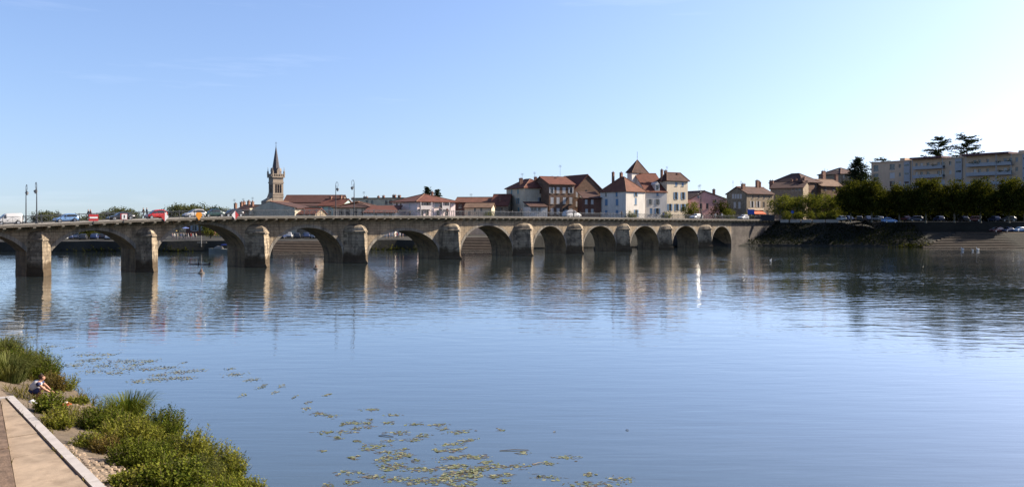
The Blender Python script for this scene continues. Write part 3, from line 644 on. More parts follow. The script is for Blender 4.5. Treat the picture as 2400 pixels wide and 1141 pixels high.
house('beige_house', 'tall beige house with blue shutters and two faces under a hipped red roof', (1229, 254), (1287, 258), 441, 420, 'hip', L=1187, wall=BEIGE, roofm=ROOF_R, over=.5,
    left=(([1199, 1214], 449, 1.1, 1.5, 'closed', 'teal'), ([1199], 471, 1.1, 1.9, 'closed', 'teal'), ([1214], 471, 1.0, 1.9, 'open', 'teal'), ([1199, 1215], 492, 1.2, 1.7, 'closed', 'teal')),
    front=(([1268], 449, 1.1, 1.4, 'closed', 'brown'), ([1268], 468, 1.1, 1.5, 'open', 'grey')), chim=((1221, 418, 8, .4), (1255, 415, 6, .6)), aerial=((1224, 406), (1253, 403)))
house('lean_to_house', 'small white extension with a brown lean-to roof against the beige house', (1242, 247), (1283, 249), 485, 473, 'shed', depth=5.5, wall=WHITER, roofm=ROOF_B, front=(([1248, 1255, 1264], 490, .9, 1.0, 'bare', None),))
house('brick_house', 'three storey brown brick house with rows of white shuttered windows', (1287, 252), (1347, 256), 431, 415, 'gx', depth=12, wall=BRICKB, roofm=ROOF_R, bands=True,
    front=(([1293, 1338], 446, .9, 1.9, 'open', 'white'), ([1308, 1322], 446, 1.1, 1.9, 'closed', 'white'), ([1294, 1308, 1323, 1338], 470, 1.1, 2.1, 'closed', 'white'), ([1294, 1308, 1338], 495, 1.1, 1.9, 'closed', 'white'), ([1323], 494, 1.1, 1.7, 'bare', None)), chim=((1302, 417, 4, .4), (1308, 415, 7, .5)), aerial=((1313, 387), (1294, 412)))
house('brick_gable_house', 'brown brick house with wide red gable roof joining the three storey brick house', (1347, 257), (1412, 262), 444, 412, 'gy', depth=14, wall=BRICKB, roofm=ROOF_R, front=(([1352, 1362], 456, .8, 1.7, 'closed', 'white'), ([1352, 1362], 478, .8, 1.7, 'closed', 'white'), ([1374], 427, .7, .9, 'bare', None)), hipf=.46)
house('brick_annex', 'low red brick annex with lean-to roof beside the white hipped house', (1367, 249), (1409, 250), 465, 449, 'shed', depth=7, wall=BRICKW, roofm=ROOF_B, front=(([1374, 1388], 473, .8, 1.4, 'closed', 'white'), ([1375, 1388], 495, .8, 1.4, 'closed', 'white')))
house('white_hipped_house', 'white house with blue shutters and a large dark and orange hipped roof', (1467, 243), (1512, 249), 449, 415, 'hip', L=1407, wall=WHITER, roofm=ROOF_O, over=.4,
    left=(([1420], 456, .7, 1.2, 'bare', None), ([1445], 456, .8, 1.3, 'closed', 'blue'), ([1421, 1446], 474, 1.1, 2.0, 'closed', 'blue'), ([1421, 1446], 498, 1.1, 1.4, 'closed', 'blue')),
    front=(([1490], 456, .9, 1.3, 'open', 'blue'), ([1490], 472, 1.0, 2.0, 'closed', 'blue'), ([1491], 500, 1.1, 2.2, 'open', 'blue')), chim=((1437, 404, 4, .75), (1456, 405, 6, .6)))
tw, ti = house('tower_house', 'square white stair tower with a steep pointed tile roof', (1481, 257), (1517, 262), 405, 375, 'pyr', L=1470, wall=WHITER, roofm=ROOF_B, over=.35, front=(([1503], 412, .8, 1.1, 'bare', None), ([1504], 427, .8, 1.1, 'bare', None)), cat='tower')
q = MB(); q.tube([(ti['w'] / 2, ti['D'] / 2, ti['zr']), (ti['w'] / 2, ti['D'] / 2, ti['zr'] + 2.6)], 0.05, 5); q.lathe([(.02, 0), (.14, .15), (.02, .3)], 6, (ti['w'] / 2, ti['D'] / 2, ti['zr'] + .8)); q.build('finial', METAL, tw)
mid, mi_ = house('mansard_house', 'white house with dormer in a dark red roof between two taller houses', (1513, 253), (1563, 256), 449, 407, 'gx', depth=13, wall=WHITER, roofm=ROOF_R, over=.3,
    front=(([1524], 473, .9, 1.7, 'open', 'grey'), ([1541], 473, .9, 1.7, 'open', 'grey'), ([1541], 455, .8, 1.2, 'closed', 'blue'), ([1526], 495, 1.0, 1.8, 'closed', 'blue'), ([1541], 495, 1.0, 1.8, 'open', 'blue')))
q = MB(); zz = Z(447, 254); xd = mi_['w'] * .56; q.box(xd - .8, xd + .8, 0.1, 4, zz, zz + 1.9); q.prism([(xd - 1.0, zz + 1.9), (xd + 1.0, zz + 1.9), (xd, zz + 2.8)], 'y', 0, 4.2); do = q.build('dormer', WHITER, mid)
q = MB(); q.box(xd - .42, xd + .42, 0.07, 0.097, zz + .3, zz + 1.7); q.build('pane', GLASSM, do)
house('tall_cream_house', 'tall cream house with pale blue shutters at the end of the row', (1563, 256), (1612, 261), 424, 405, 'hip', L=1545, wall=CREAM, roofm=ROOF_B, over=.5, hipf=.45,
    front=(([1585, 1600], 432, 1.0, 1.2, 'closed', 'blue'), ([1584, 1601], 459, 1.0, 2.3, 'open', 'blue'), ([1570, 1586, 1601], 486, 1.1, 2.2, 'open', 'blue')), chim=((1551, 398, 4, .6), (1560, 400, 6, .6), (1588, 407, 6, .4)), aerial=((1563, 390),))
house('pink_house', 'pink rendered house with a low gable behind the roadside trees', (1618, 267), (1704, 272), 466, 449, 'gy', depth=13, wall=PINK, roofm=ROOF_B, hipf=.38, front=(([1643], 463, .5, .6, 'bare', None), ([1643, 1658, 1690], 483, 1.0, 1.8, 'bare', None), ([1677], 463, .8, 1.0, 'bare', None)), chim=((1637, 450, 5, .4), (1673, 444, 5, .6)), aerial=((1638, 434), (1641, 432)))
shop, si = house('corner_shop', 'stone corner house with small attic windows above an orange shop awning', (1750, 251), (1813, 258), 453, 439, 'gx', L=1703, wall=STONEW, roofm=ROOF_B,
    front=(([1764, 1778, 1791, 1803], 461, .7, 1.1, 'bare', None), ([1763, 1777], 479, .9, 2.0, 'open', 'white'), ([1790, 1805], 480, .9, 1.8, 'bare', None), ([1770, 1785, 1798], 500, 1.4, 2.0, 'door', None)),
    left=(([1718, 1724, 1730, 1736], 460, .8, 1.4, 'closed', 'white'), ([1722, 1733], 481, .9, 2.0, 'closed', 'white')), chim=((1742, 431, 10, .3), (1775, 423, 8, .5), (1781, 427, 3, .5)), aerial=((1718, 424), (1737, 424)))
AWN = mat('orange_awning', (0.62, 0.13, 0.05), 0.8, 0.1, 2)
q = MB(); za = Z(495, 252); q.prism([(0, za), (-1.6, za - .75), (-1.6, za - .95), (-1.56, za - .95), (-1.56, za - .79), (0, za - .08)], 'x', 1.8, 7.2); q.build('awning', AWN, shop)
q = MB(); q.box(0.6, 7.8, -.14, -.003, za + .35, za + .95); q.build('shop_fascia', CREAM, shop)
house('dark_roof_house', 'house with long dark roof and several chimneys above clipped trees', (1806, 278), (1882, 272), 441, 426, 'gx', depth=11, wall=STONEW, roofm=ROOF_B, front=(([1858, 1866, 1874], 443, .6, .9, 'bare', None),), chim=((1808, 423, 9, .5), (1855, 421, 5, .5), (1866, 420, 4, .5), (1878, 419, 5, .5), (1884, 416, 5, .5)), z0=5)
house('pointed_roof_house', 'brick house with a pointed brown roof above the clipped trees', (1881, 276), (1924, 282), 427, 407, 'hip', depth=13, wall=BRICKB, roofm=ROOF_B, hipf=.48, front=(([1894, 1911], 434, .9, 1.5, 'bare', None), ([1890, 1904], 450, .9, 1.5, 'bare', None)), chim=((1930, 401, 11, .5), (1928, 411, 4, .3)), aerial=((1933, 395), (1939, 397)), z0=5)
house('tan_roof_house', 'brick house with tan tile roof near the dark conifer', (1924, 280), (1980, 286), 435, 421, 'gx', depth=10, wall=BRICKB, roofm=ROOF_T, front=(([1935, 1954, 1970], 441, .9, 1.4, 'bare', None),), chim=((1960, 410, 8, .5),), aerial=((1963, 396),), z0=5)
house('rear_pink_house', 'pale house partly hidden behind the dark conifer', (1970, 318), (2020, 322), 408, 394, 'hip', depth=12, wall=STONEW, roofm=ROOF_B, z0=5, front=(([1978, 1990], 414, 1, 1.4, 'bare', None),))
house('purple_brick_house', 'dull brick house with pale windows seen through the second arch', (436, 232), (500, 231), 517, 507, 'gx', depth=9, wall=BRICKW, roofm=ROOF_B, front=(([456, 480], 534, 1.2, 1.7, 'open', 'grey'), ([457, 482], 552, 1.6, 2.0, 'closed', 'blue')))
house('grey_house', 'grey rendered low house seen through the first full arch', (160, 236), (262, 235), 526, 516, 'gx', depth=9, wall=GREYW, roofm=ROOF_B, front=(([172, 190, 232, 248], 546, 1.2, 1.9, 'closed', 'blue'),))

# --- church with tower, spire and nave
CHST = mat('church_stone', (0.40, 0.325, 0.25), 0.95, 0.15, 0.8, 0.03, stain=((0.25, 0.20, 0.16), 0.45))
SLATE = mat('spire_slate', (0.085, 0.075, 0.085), 0.6, 0.25, 1.5, 0.02)
cd_ = 300.0; ch = thing('church', 'stone church with slender slate spire and long brown nave roof', 'church', (X(640, cd_), cd_, 0), rad(40))
k = cd_ / F; W = 4.0 ; zb_ = Z(415, cd_); zl_ = Z(484, cd_)
tcx, tcy = W / 2, W / 2 + .4
m = MB(); wall_face(m, (0, 0, 0), (1, 0, 0), W, 2.6, zb_, [(W*.5 - 1.25 + j * .88, W*.5 - .50 + j * .88, Z(452, cd_), Z(432, cd_)) for j in range(3)], (0, 1, 0), .5)
DD = 3.9
wall_face(m, (0, 0, 0), (0, 1, 0), DD, 2.6, zb_, [(DD*.5 - 1.25 + j * .88, DD*.5 - .50 + j * .88, Z(452, cd_), Z(432, cd_)) for j in range(3)], (1, 0, 0), .5)
wall_face(m, (W, 0, 0), (0, 1, 0), DD, 2.6, zb_, [], (-1, 0, 0)); m.poly([(W, DD, 2.6), (0, DD, 2.6), (0, DD, zb_), (W, DD, zb_)]); m.poly([(0, 0, zb_), (W, 0, zb_), (W, DD, zb_), (0, DD, zb_)])
tower = m.build('tower', CHST, ch)
for z0_, z1_, e in ((Z(430, cd_) + .15, Z(427, cd_) + .15, .16), (Z(416, cd_), Z(413, cd_), .42), (Z(462, cd_), Z(459, cd_), .15), (Z(456.5, cd_), Z(454.5, cd_), .12)):
    q = MB(); q.box(-e, W + e, -e, DD + e, z0_, z1_); q.build('string_course', CHST, tower)
for j in range(3):
    for fx in (0, 1):
        q = MB(); s = (W if fx == 0 else DD) * .5 - .875 + j * .88; z0_ = Z(452, cd_)
        for kk in range(5):
            zz = z0_ + .15 + kk * .6
            if fx == 0: q.poly([(s - .37, .12, zz), (s + .37, .12, zz), (s + .37, .42, zz + .35), (s - .37, .42, zz + .35)])
            else: q.poly([(.12, s - .37, zz), (.12, s + .37, zz), (.42, s + .37, zz + .35), (.42, s - .37, zz + .35)])
        q.build('belfry_louver', SLATE, tower)
# balustrade and pinnacles
zp = Z(413, cd_)
q = MB()
for a, b in (((-.35, -.35), (W + .35, -.35)), ((W + .35, -.35), (W + .35, DD + .35)), ((W + .35, DD + .35), (-.35, DD + .35)), ((-.35, DD + .35), (-.35, -.35))):
    A = Vector((*a, 0)); B = Vector((*b, 0)); n_ = 7
    for j in range(n_):
        p = A.lerp(B, (j + .5) / n_); q.box(p.x - .13, p.x + .13, p.y - .13, p.y + .13, zp, zp + .75)
    lo = (min(a[0], b[0]) - .14, min(a[1], b[1]) - .14); hi = (max(a[0], b[0]) + .14, max(a[1], b[1]) + .14); q.box(lo[0], hi[0], lo[1], hi[1], zp + .75, zp + .95)
q.build('balustrade', CHST, tower)
for x_, y_ in ((-.2, -.2), (W + .2, -.2), (W + .2, DD + .2), (-.2, DD + .2)):
    q = MB(); q.lathe([(.34, 0), (.34, 1.5), (.42, 1.55), (.42, 1.75), (.20, 1.8), (.05, 3.1), (.09, 3.2), (.02, 3.5)], 6, (x_, y_, zp)); q.build('pinnacle', CHST, tower)
ztip = Z(341, cd_); zs_ = Z(414, cd_)
q = MB(); cxx, cyy = W / 2, DD / 2; hs = ztip - zs_
prev = None
for j in range(9):
    h = j / 8; r_ = 1.75 * (1 - h) + .04
    ring = [q.pt((cxx + r_ * math.cos(math.pi * (2 * a + 1) / 8), cyy + r_ * math.sin(math.pi * (2 * a + 1) / 8), zs_ + .2 + hs * h)) for a in range(8)]
    if prev:
        for a in range(8): q.idx((prev[a], prev[(a+1) % 8], ring[(a+1) % 8], ring[a]))
    prev = ring
q.idx(prev); sp_ = q.build('spire', SLATE, ch)
for a in range(4):
    q = MB(); ang = a * math.pi / 2 - math.pi / 2; dx, dy = math.cos(ang), math.sin(ang)
    q.M = Matrix.Translation((cxx, cyy, zs_ + .6)) @ Matrix.Rotation(ang + math.pi / 2, 4, 'Z')
    q.box(-.42, .42, -1.95, -1.0, 0, 1.5); q.prism([(-.55, 1.5), (.55, 1.5), (0, 2.7)], 'y', -2.0, -.8); q.build('spire_dormer', CHST, sp_)
q = MB(); q.tube([(cxx, cyy, ztip), (cxx, cyy, ztip + 1.6)], .06, 5); q.box(cxx - .4, cxx + .4, cyy - .05, cyy + .05, ztip + 1.0, ztip + 1.12); q.lathe([(.02, 0), (.16, .12), (.02, .25)], 6, (cxx, cyy, ztip)); q.build('cross', METAL, sp_)
# stair turret and porch at the tower's foot
q = MB(); q.lathe([(.75, 2.6), (.75, Z(468, cd_)), (.85, Z(467, cd_)), (.1, Z(456, cd_)), (.02, Z(450, cd_))], 8, (-1.3, 1.2, 0)); q.build('stair_turret', CHST, ch)
q = MB(); q.box(-2.4, 0, .3, 5, 2.6, Z(472, cd_)); q.prism([(-2.6, Z(472, cd_)), (0, Z(472, cd_)), (0, Z(463, cd_))], 'y', .1, 5.2); q.build('side_chapel', CHST, ch)
NX0, NX1 = W + .003, (X(805, cd_) - X(660, cd_)) * 1.0 + W
q = MB(); NXl = NX1; q.M = Matrix.Rotation(rad(-40), 4, 'Z')
ox = W * math.cos(rad(40)); oy = -W * math.sin(rad(40)) * -1
nx0, nx1 = ox + .1, X(803, 304) - X(640, 300)
y0, y1 = 3.0, 13.0; ze_, zr_ = Z(473, cd_), Z(457, cd_ + 7)
q.box(nx0, nx1, y0, y1, 2.6, ze_)
for xx in (nx0, nx1): q.poly([(xx, y0, ze_), (xx, y1, ze_), (xx, (y0 + y1) / 2, zr_ - .1)])
nave = q.build('nave_wall', CHST, ch)
q = MB(); q.M = Matrix.Rotation(rad(-40), 4, 'Z'); sl = (zr_ - ze_) / ((y1 - y0) / 2); ov = .5
q.prism([(y0 - ov, ze_ - ov * sl - .1), ((y0 + y1) / 2, zr_ - .2), (y1 + ov, ze_ - ov * sl - .1), (y1 + ov, ze_ - ov * sl + .15), ((y0 + y1) / 2, zr_ + .1), (y0 - ov, ze_ - ov * sl + .15)], 'x', nx0 - .4, nx1 + .3); q.build('nave_roof', mat('nave_tile', (0.10, 0.042, 0.031), 0.9, 0.2, 0.6, 0.03, 5), ch)
q = MB(); q.M = Matrix.Rotation(rad(-40), 4, 'Z'); q.box(nx0 + 3, nx1, -1.5, y0 - .003, 2.6, Z(483, cd_)); aisle = q.build('aisle_wall', CREAM, ch)
q = MB(); q.M = Matrix.Rotation(rad(-40), 4, 'Z'); q.prism([(-2, Z(484, cd_)), (y0 - .02, Z(476, cd_)), (y0 - .02, Z(475, cd_)), (-2, Z(483, cd_))], 'x', nx0 + 2.7, nx1 + .3); q.build('aisle_roof', ROOF_B, ch)
for j in range(6):
    q = MB(); q.M = Matrix.Rotation(rad(-40), 4, 'Z'); xx = nx0 + 5 + j * 2.9; q.box(xx - .3, xx + .3, y0 - .03, y0 - .004, Z(482, cd_) + .8, Z(474.5, cd_)); q.build('nave_window', GLASSM, nave)

# --- apartment block above the plane trees
APW = mat('ochre_render', (0.52, 0.37, 0.255), 0.9, 0.08, 0.4, stain=((0.36, 0.25, 0.15), 0.3))
APB = mat('blue_grey_panel', (0.42, 0.42, 0.43), 0.85, 0.08, 1)
APR = mat('maroon_fascia', (0.13, 0.055, 0.06), 0.7, 0.15, 1)
ac = Vector((X(2042, 300), 300, 0)); ar = Vector((X(2440, 252), 252, 0)); aph = math.atan2(ar.y - ac.y, ar.x - ac.x); aw = (ar - ac).length + 12
ap = thing('apartment_block', 'long ochre four storey apartment block with balconies above the plane trees', 'building', (ac.x, ac.y, 0), aph)
au = Vector((math.cos(aph), math.sin(aph), 0))
def ax(px): r = (px - 1200) / F; return (r * ac.y - ac.x) / (au.x - r * au.y)
def adep(px): return (ac + au * ax(px)).y
AT = Z(383, 300)
FL = [AT - 3.1 - 3.05 * k for k in range(5)]
rects = []; wins = []
def aw_add(px, fl, w_, h_, dz=0.9):
    x_ = ax(px); z_ = FL[fl] + dz
    rr = (x_ - w_ / 2, x_ + w_ / 2, z_, z_ + h_)
    if any(not (rr[1] < q[0] or rr[0] > q[1] or rr[2] > q[3] or rr[3] < q[2]) for q in rects): return
    rects.append(rr); wins.append((x_, z_, w_, h_))
for fl in range(3):
    aw_add(2053, fl, 1.9, 2.2, .1); aw_add(2091, fl, 2.0, 2.1, .3); aw_add(2109, fl, .8, 1.3)
    aw_add(2148, fl, .8, 1.3); aw_add(2160, fl, 1.0, 2.1, .05); aw_add(2175, fl, 1.0, 2.1, .05); aw_add(2200, fl, 1.0, 2.1, .05); aw_add(2210, fl, 1.2, 2.1, .05)
    aw_add(2227, fl, .8, 1.3); aw_add(2285, fl, 1.0, 2.1, .05); aw_add(2296, fl, .9, 2.1, .05); aw_add(2315, fl, .8, 1.3); aw_add(2356, fl, 1.0, 2.1, .05); aw_add(2368, fl, 1.0, 2.1, .05); aw_add(2383, fl, .8, 1.3)
m = MB(); wall_face(m, (0, 0, 0), (1, 0, 0), aw, 6.5, AT, rects, (0, 1, 0), .3); wall_face(m, (0, 0, 0), (0, 1, 0), 12, 6.5, AT, [], (1, 0, 0)); wall_face(m, (aw, 0, 0), (0, 1, 0), 12, 6.5, AT, [], (-1, 0, 0))
m.poly([(aw, 12, 6.5), (0, 12, 6.5), (0, 12, AT), (aw, 12, AT)]); m.build('wall', APW, ap)
rr_ = random.Random(12)
for x_, z_, w_, h_ in wins:
    kd = rr_.random(); add_window(ap, Matrix.Translation((x_, 0.1, z_)), w_, h_, 'closed' if kd < .28 else 'bare', ('white' if kd < .14 else 'grey') if kd < .28 else None)
q = MB(); q.box(-.3, aw + .3, -.3, 12.3, AT, AT + .35); q.build('roof', APW, ap)
for p0, p1 in ((2140, 2215), (2262, 2372)):          # maroon canopies over the balcony bays
    q = MB(); q.box(ax(p0), ax(p1), -2.2, 4, AT + .36, AT + .95); q.build('roof_canopy', APR, ap)
for p0 in (2113, 2253, 2392):                        # party-wall blocks that rise over the roof
    q = MB(); q.box(ax(p0) - .9, ax(p0) + .9, 0.5, 6, AT + .354, AT + 1.25); q.build('roof_block', APW, ap)
for p0, p1 in ((2120, 2134), (2240, 2256), (2398, 2412)):   # stair bays
    q = MB(); q.box(ax(p0), ax(p1), -.5, -.004, 6.5, AT - .2); o = q.build('stair_bay', APB, ap)
    for fl in range(3):
        q = MB(); q.box(ax(p0) + .3, ax(p1) - .3, -.55, -.505, FL[fl] + 1.4, FL[fl] + 2.0); q.build('pane', GLASSM, o)
for p0, p1 in ((2145, 2215), (2270, 2340), (2342, 2376)):
    for fl in range(3):
        q = MB(); q.box(ax(p0), ax(p1), -1.7, -.004, FL[fl] - .12, FL[fl] + .08); q.box(ax(p0), ax(p1), -1.7, -1.6, FL[fl] + .08, FL[fl] + 1.0); bo = q.build('balcony', APB, ap)
    for pp in (p0, p1):
        q = MB(); q.tube([(ax(pp), -1.66, 6.5), (ax(pp), -1.66, AT + .36)], .09, 6); q.build('balcony_post', APB, ap)
PLB = leafmat('balcony_plants_leaf', (0.02, 0.04, 0.015), (0.06, 0.09, 0.03), .2, 2)
for pp, fl in ((2283, 0), (2297, 0), (2346, 0), (2370, 0), (2350, 1), (2366, 1), (2195, 0)):
    q = MB(); rr = random.Random(pp + fl)
    for j in range(60):
        c_ = Vector((ax(pp) + rr.gauss(0, .55), -1.65 + rr.gauss(0, .15), FL[fl] + 1.05 + rr.gauss(0, .22))); a_ = Vector((rr.gauss(0, 1), rr.gauss(0, 1), rr.gauss(0, 1))).normalized() * .13; b_ = a_.cross(Vector((rr.gauss(0, 1), rr.gauss(0, 1), rr.gauss(0, 1)))).normalized() * .13
        q.poly([c_ - a_, c_ - b_, c_ + a_, c_ + b_])
    q.build('balcony_plant_foliage', PLB, ap)
q = MB(); q.tube([(ax(2163), 6, AT), (ax(2163), 6, AT + 4.2)], .04, 4)
for kk in range(4): q.tube([(ax(2163) - .6, 6, AT + 4.1 - kk * .3), (ax(2163) + .6, 6, AT + 4.1 - kk * .3)], .025, 4)
q.build('aerial', METAL, ap)
# ================================================================== TREES
LF_DARK = leafmat('plane_leaf', (0.014, 0.023, 0.005), (0.098, 0.10, 0.021), .48, .6)
LF_MID = leafmat('clipped_leaf', (0.06, 0.08, 0.016), (0.20, 0.205, 0.045), .40, .5)
LF_FAR = leafmat('far_leaf', (0.06, 0.075, 0.035), (0.15, 0.16, 0.085), .35, .3)
LF_CON = leafmat('conifer_leaf', (0.014, 0.024, 0.014), (0.040, 0.056, 0.030), .2, .6)
def rv(rr): return Vector((rr.gauss(0, 1), rr.gauss(0, 1), rr.gauss(0, 1))).normalized()
def leaf(m, c, a, b): m.poly([c - a, c - b * .6, c + a, c + b * .6])
def crown(seed, rx, ry, rz, ncl, nlf, size, shell=.55, boxy=2.0, bottom=-1.0, lump=.25, mats=None, name='crown'):
    rr = random.Random(seed); m = MB(); off = Vector((rr.random() * 50, 0, 0)); k = 0
    while k < ncl:
        d = rv(rr); r = shell + (1 - shell) * rr.random() ** .5
        if rr.random() < .25: r *= rr.random()
        e = (abs(d.x) ** boxy + abs(d.y) ** boxy + abs(d.z) ** boxy) ** (-1 / boxy)
        r *= 1 + lump * noise.noise(d * 2.2 + off) * 2
        p = d * e * r
        if p.z < bottom: continue
        c = Vector((p.x * rx, p.y * ry, p.z * rz)); k += 1; sp = size * 2.3
        for j in range(nlf):
            q = c + Vector((rr.gauss(0, sp), rr.gauss(0, sp), rr.gauss(0, sp * .8))); s = size * rr.uniform(.6, 1.3)
            a = rv(rr) * s; b = a.cross(rv(rr)).normalized() * s; leaf(m, q, a, b)
    return m.mesh(name, mats)
def trunk(seed, h, r, limbs, spread, lift, bark):
    rr = random.Random(seed); m = MB()
    m.tube([(0, 0, -.3), (0.03, 0, h * .35), (-.04, .03, h * .7), (0, 0, h)], [r * 1.3, r, r * .85, r * .7], 8)
    for k in range(limbs):
        a = 2 * math.pi * k / limbs + rr.uniform(-.4, .4); e = Vector((math.cos(a) * spread, math.sin(a) * spread, lift * rr.uniform(.7, 1.1)))
        m.tube([(0, 0, h * .92), Vector((0, 0, h)) + e * .45 + Vector((0, 0, .2)), Vector((0, 0, h)) + e], [r * .6, r * .4, r * .15], 6)
    return m.mesh('trunk', bark)
def tree(name, label, px, d, ybase, cm_, tm, zc, group=None, rot=0, sc=1.0, cat='tree', z=None):
    zb = Z(ybase, d) if z is None else z
    t = thing(name, label, cat, (X(px, d), d, zb), rot, group, scale=sc)
    link('trunk', tm, t); link('crown', cm_, t, loc=(0, 0, zc)); return t
ORD = ['first', 'second', 'third', 'fourth', 'fifth', 'sixth', 'seventh', 'eighth', 'ninth', 'tenth', 'eleventh', 'twelfth', 'thirteenth', 'fourteenth', 'fifteenth', 'sixteenth']
PT = [trunk(s, 3.4, .27, 5, 2.4, 3.2, PLANEBARK) for s in (1, 2)]
PC = [crown(10 + s, 3.75, 3.75, 5.0, 380, 30, .22, .45, 2.05, -.95, .26, LF_DARK) for s in range(4)]
for i, (px, d, yt) in enumerate(((1994, 231, 428), (2043, 229, 427), (2108, 228, 430), (2170, 226, 425), (2237, 224, 423), (2298, 222, 425), (2365, 219, 420), (2432, 216, 418))):
    base = 7.0 if px < 2150 else 6.9
    sc = (Z(yt, d) - base) / 11.6 * (1 + .05 * math.sin(i * 2.6))
    tree('plane_tree', '%s dark plane tree of the quay row, counting from the conifer' % ORD[i], px, d, 0, PC[i % 4], PT[i % 2], 6.8, 'plane trees along the quay', i * 1.3, sc, z=base)
for i, (px, d) in enumerate(((2020, 243), (2078, 242), (2140, 240), (2205, 238), (2268, 236), (2332, 234), (2400, 231))):   # second row behind
    tree('plane_tree', '%s plane tree of the row behind the quay plane trees, counting from the conifer' % ORD[i], px, d, 0, PC[(i + 1) % 4], PT[i % 2], 7.2, 'second row of plane trees', i * 2.1 + .5, 0.74, z=7.1)
CT = trunk(5, 2.2, .16, 5, 1.6, 2.0, PLANEBARK)
CC = [crown(30 + s, 3.3, 3.0, 2.9, 120, 22, .19, .5, 2.5, -1.0, .2, LF_MID) for s in range(3)]
for i, (px, d, yt) in enumerate(((1828, 246, 459), (1853, 248, 462), (1880, 247, 458), (1907, 246, 456), (1933, 248, 455), (1955, 247, 458))):
    tree('clipped_tree', '%s clipped light green tree of the low row beside the shop' % ORD[i], px, d, 0, CC[i % 3], CT, 4.1, 'clipped trees by the shop', i * 1.7, (Z(yt, d) - 7.2) / 7.0, z=7.2)
BS = [crown(40 + s, 1.6, 1.4, 1.3, 60, 20, .15, .5, 2.2, -.6, .2, LF_MID, 'foliage') for s in range(2)]
m = MB(); m.tube([(0, 0, -.2), (0, 0, 1)], [.1, .05], 6); STEM = m.mesh('stem', BARK)
for i, (px, d, lab) in enumerate(((1846, 240, 'rounded low hedge shrub next to the blue road sign'), (1872, 240, 'low hedge shrub behind the blue road sign post'), (1900, 240, 'dark low hedge shrub under the clipped trees'), (1930, 239, 'yellowish low hedge shrub under the clipped trees'), (1952, 239, 'reddish tinged low shrub at the end of the clipped trees'), (1756, 246, 'small shrub in front of the corner shop'), (1478, 240, 'low shrub against the white hipped house'), (1560, 243, 'small shrub at the foot of the tall cream house'))):
    t = thing('hedge_shrub', lab, 'shrub', (X(px, d), d, 7.2), i, 'low shrubs by the road'); link('stem', STEM, t); link('foliage', BS[i % 2], t, loc=(0, 0, 1.1))
RT = trunk(8, 1.8, .15, 5, 1.2, 1.6, BARK)
RC = [crown(50 + s, 2.6, 2.5, 2.7, 110, 22, .18, .5, 2.1, -.9, .25, mm) for s, mm in enumerate((LF_MID, LF_DARK, LF_MID))]
tree('roadside_tree', 'light green bushy tree between the cream house and the pink house', 1619, 249, 0, RC[0], RT, 3.2, rot=1, sc=1.0, z=6.6)
tree('roadside_tree', 'dark rounded tree in front of the pink house', 1691, 250, 0, RC[1], RT, 3.3, rot=2, sc=1.12, z=6.6)
tree('roadside_tree', 'young bright green tree in front of the brick side wall', 1706, 246, 0, RC[2], RT, 2.4, rot=3, sc=.72, z=6.9)
tree('roadside_tree', 'small bright green tree beside the beige house above the bridge', 1146, 238, 0, RC[0], RT, 3.0, rot=.4, sc=.62, z=6.3)
# far bank trees showing over the low end of the bridge
FT = trunk(9, 4, .3, 5, 2.5, 3, BARK)
FC = [crown(60 + s, 5.2, 5, 4.2, 300, 24, .32, .4, 2.2, -.9, .22, LF_FAR) for s in range(3)]
for i, (px, d, yt, lab) in enumerate(((102, 262, 497, 'pale green tree behind the lamp posts at the low end of the bridge'), (128, 285, 501, 'lower pale tree behind the blue car on the bridge'), (248, 290, 498, 'low pale tree behind the red and white sign'), (278, 272, 489, 'pale tree rising above the dark car on the bridge'), (300, 300, 494, 'pale tree behind the roof of the dark car on the bridge'), (418, 262, 483, 'taller pale tree between the red car and the white car'), (440, 282, 484, 'pale tree just behind the white car on the bridge'), (462, 268, 485, 'pale tree above the orange diamond sign'), (500, 300, 487, 'low pale tree behind the dark green car'), (525, 320, 490, 'low pale tree beside the stone house with four chimneys'))):
    tree('bank_tree', lab, px, d, 0, FC[i % 3], FT, 6.0, 'pale trees over the bridge', i * 1.1, (Z(yt, d) - 2.8) / 10.0, z=2.8)
# plane trees on the low quay seen through the arches
for i, (px, d, lab) in enumerate(((186, 214, 'dark quay tree seen under the first full arch'), (208, 205, 'young plane tree with pale trunk seen under the first full arch'), (494, 207, 'small green tree on the quay under the second arch'), (225, 222, 'rear quay tree under the first full arch'))):
    tree('quay_tree', lab, px, d, 0, RC[i % 3], RT, 3.2, None, i, .95, z=2.6)
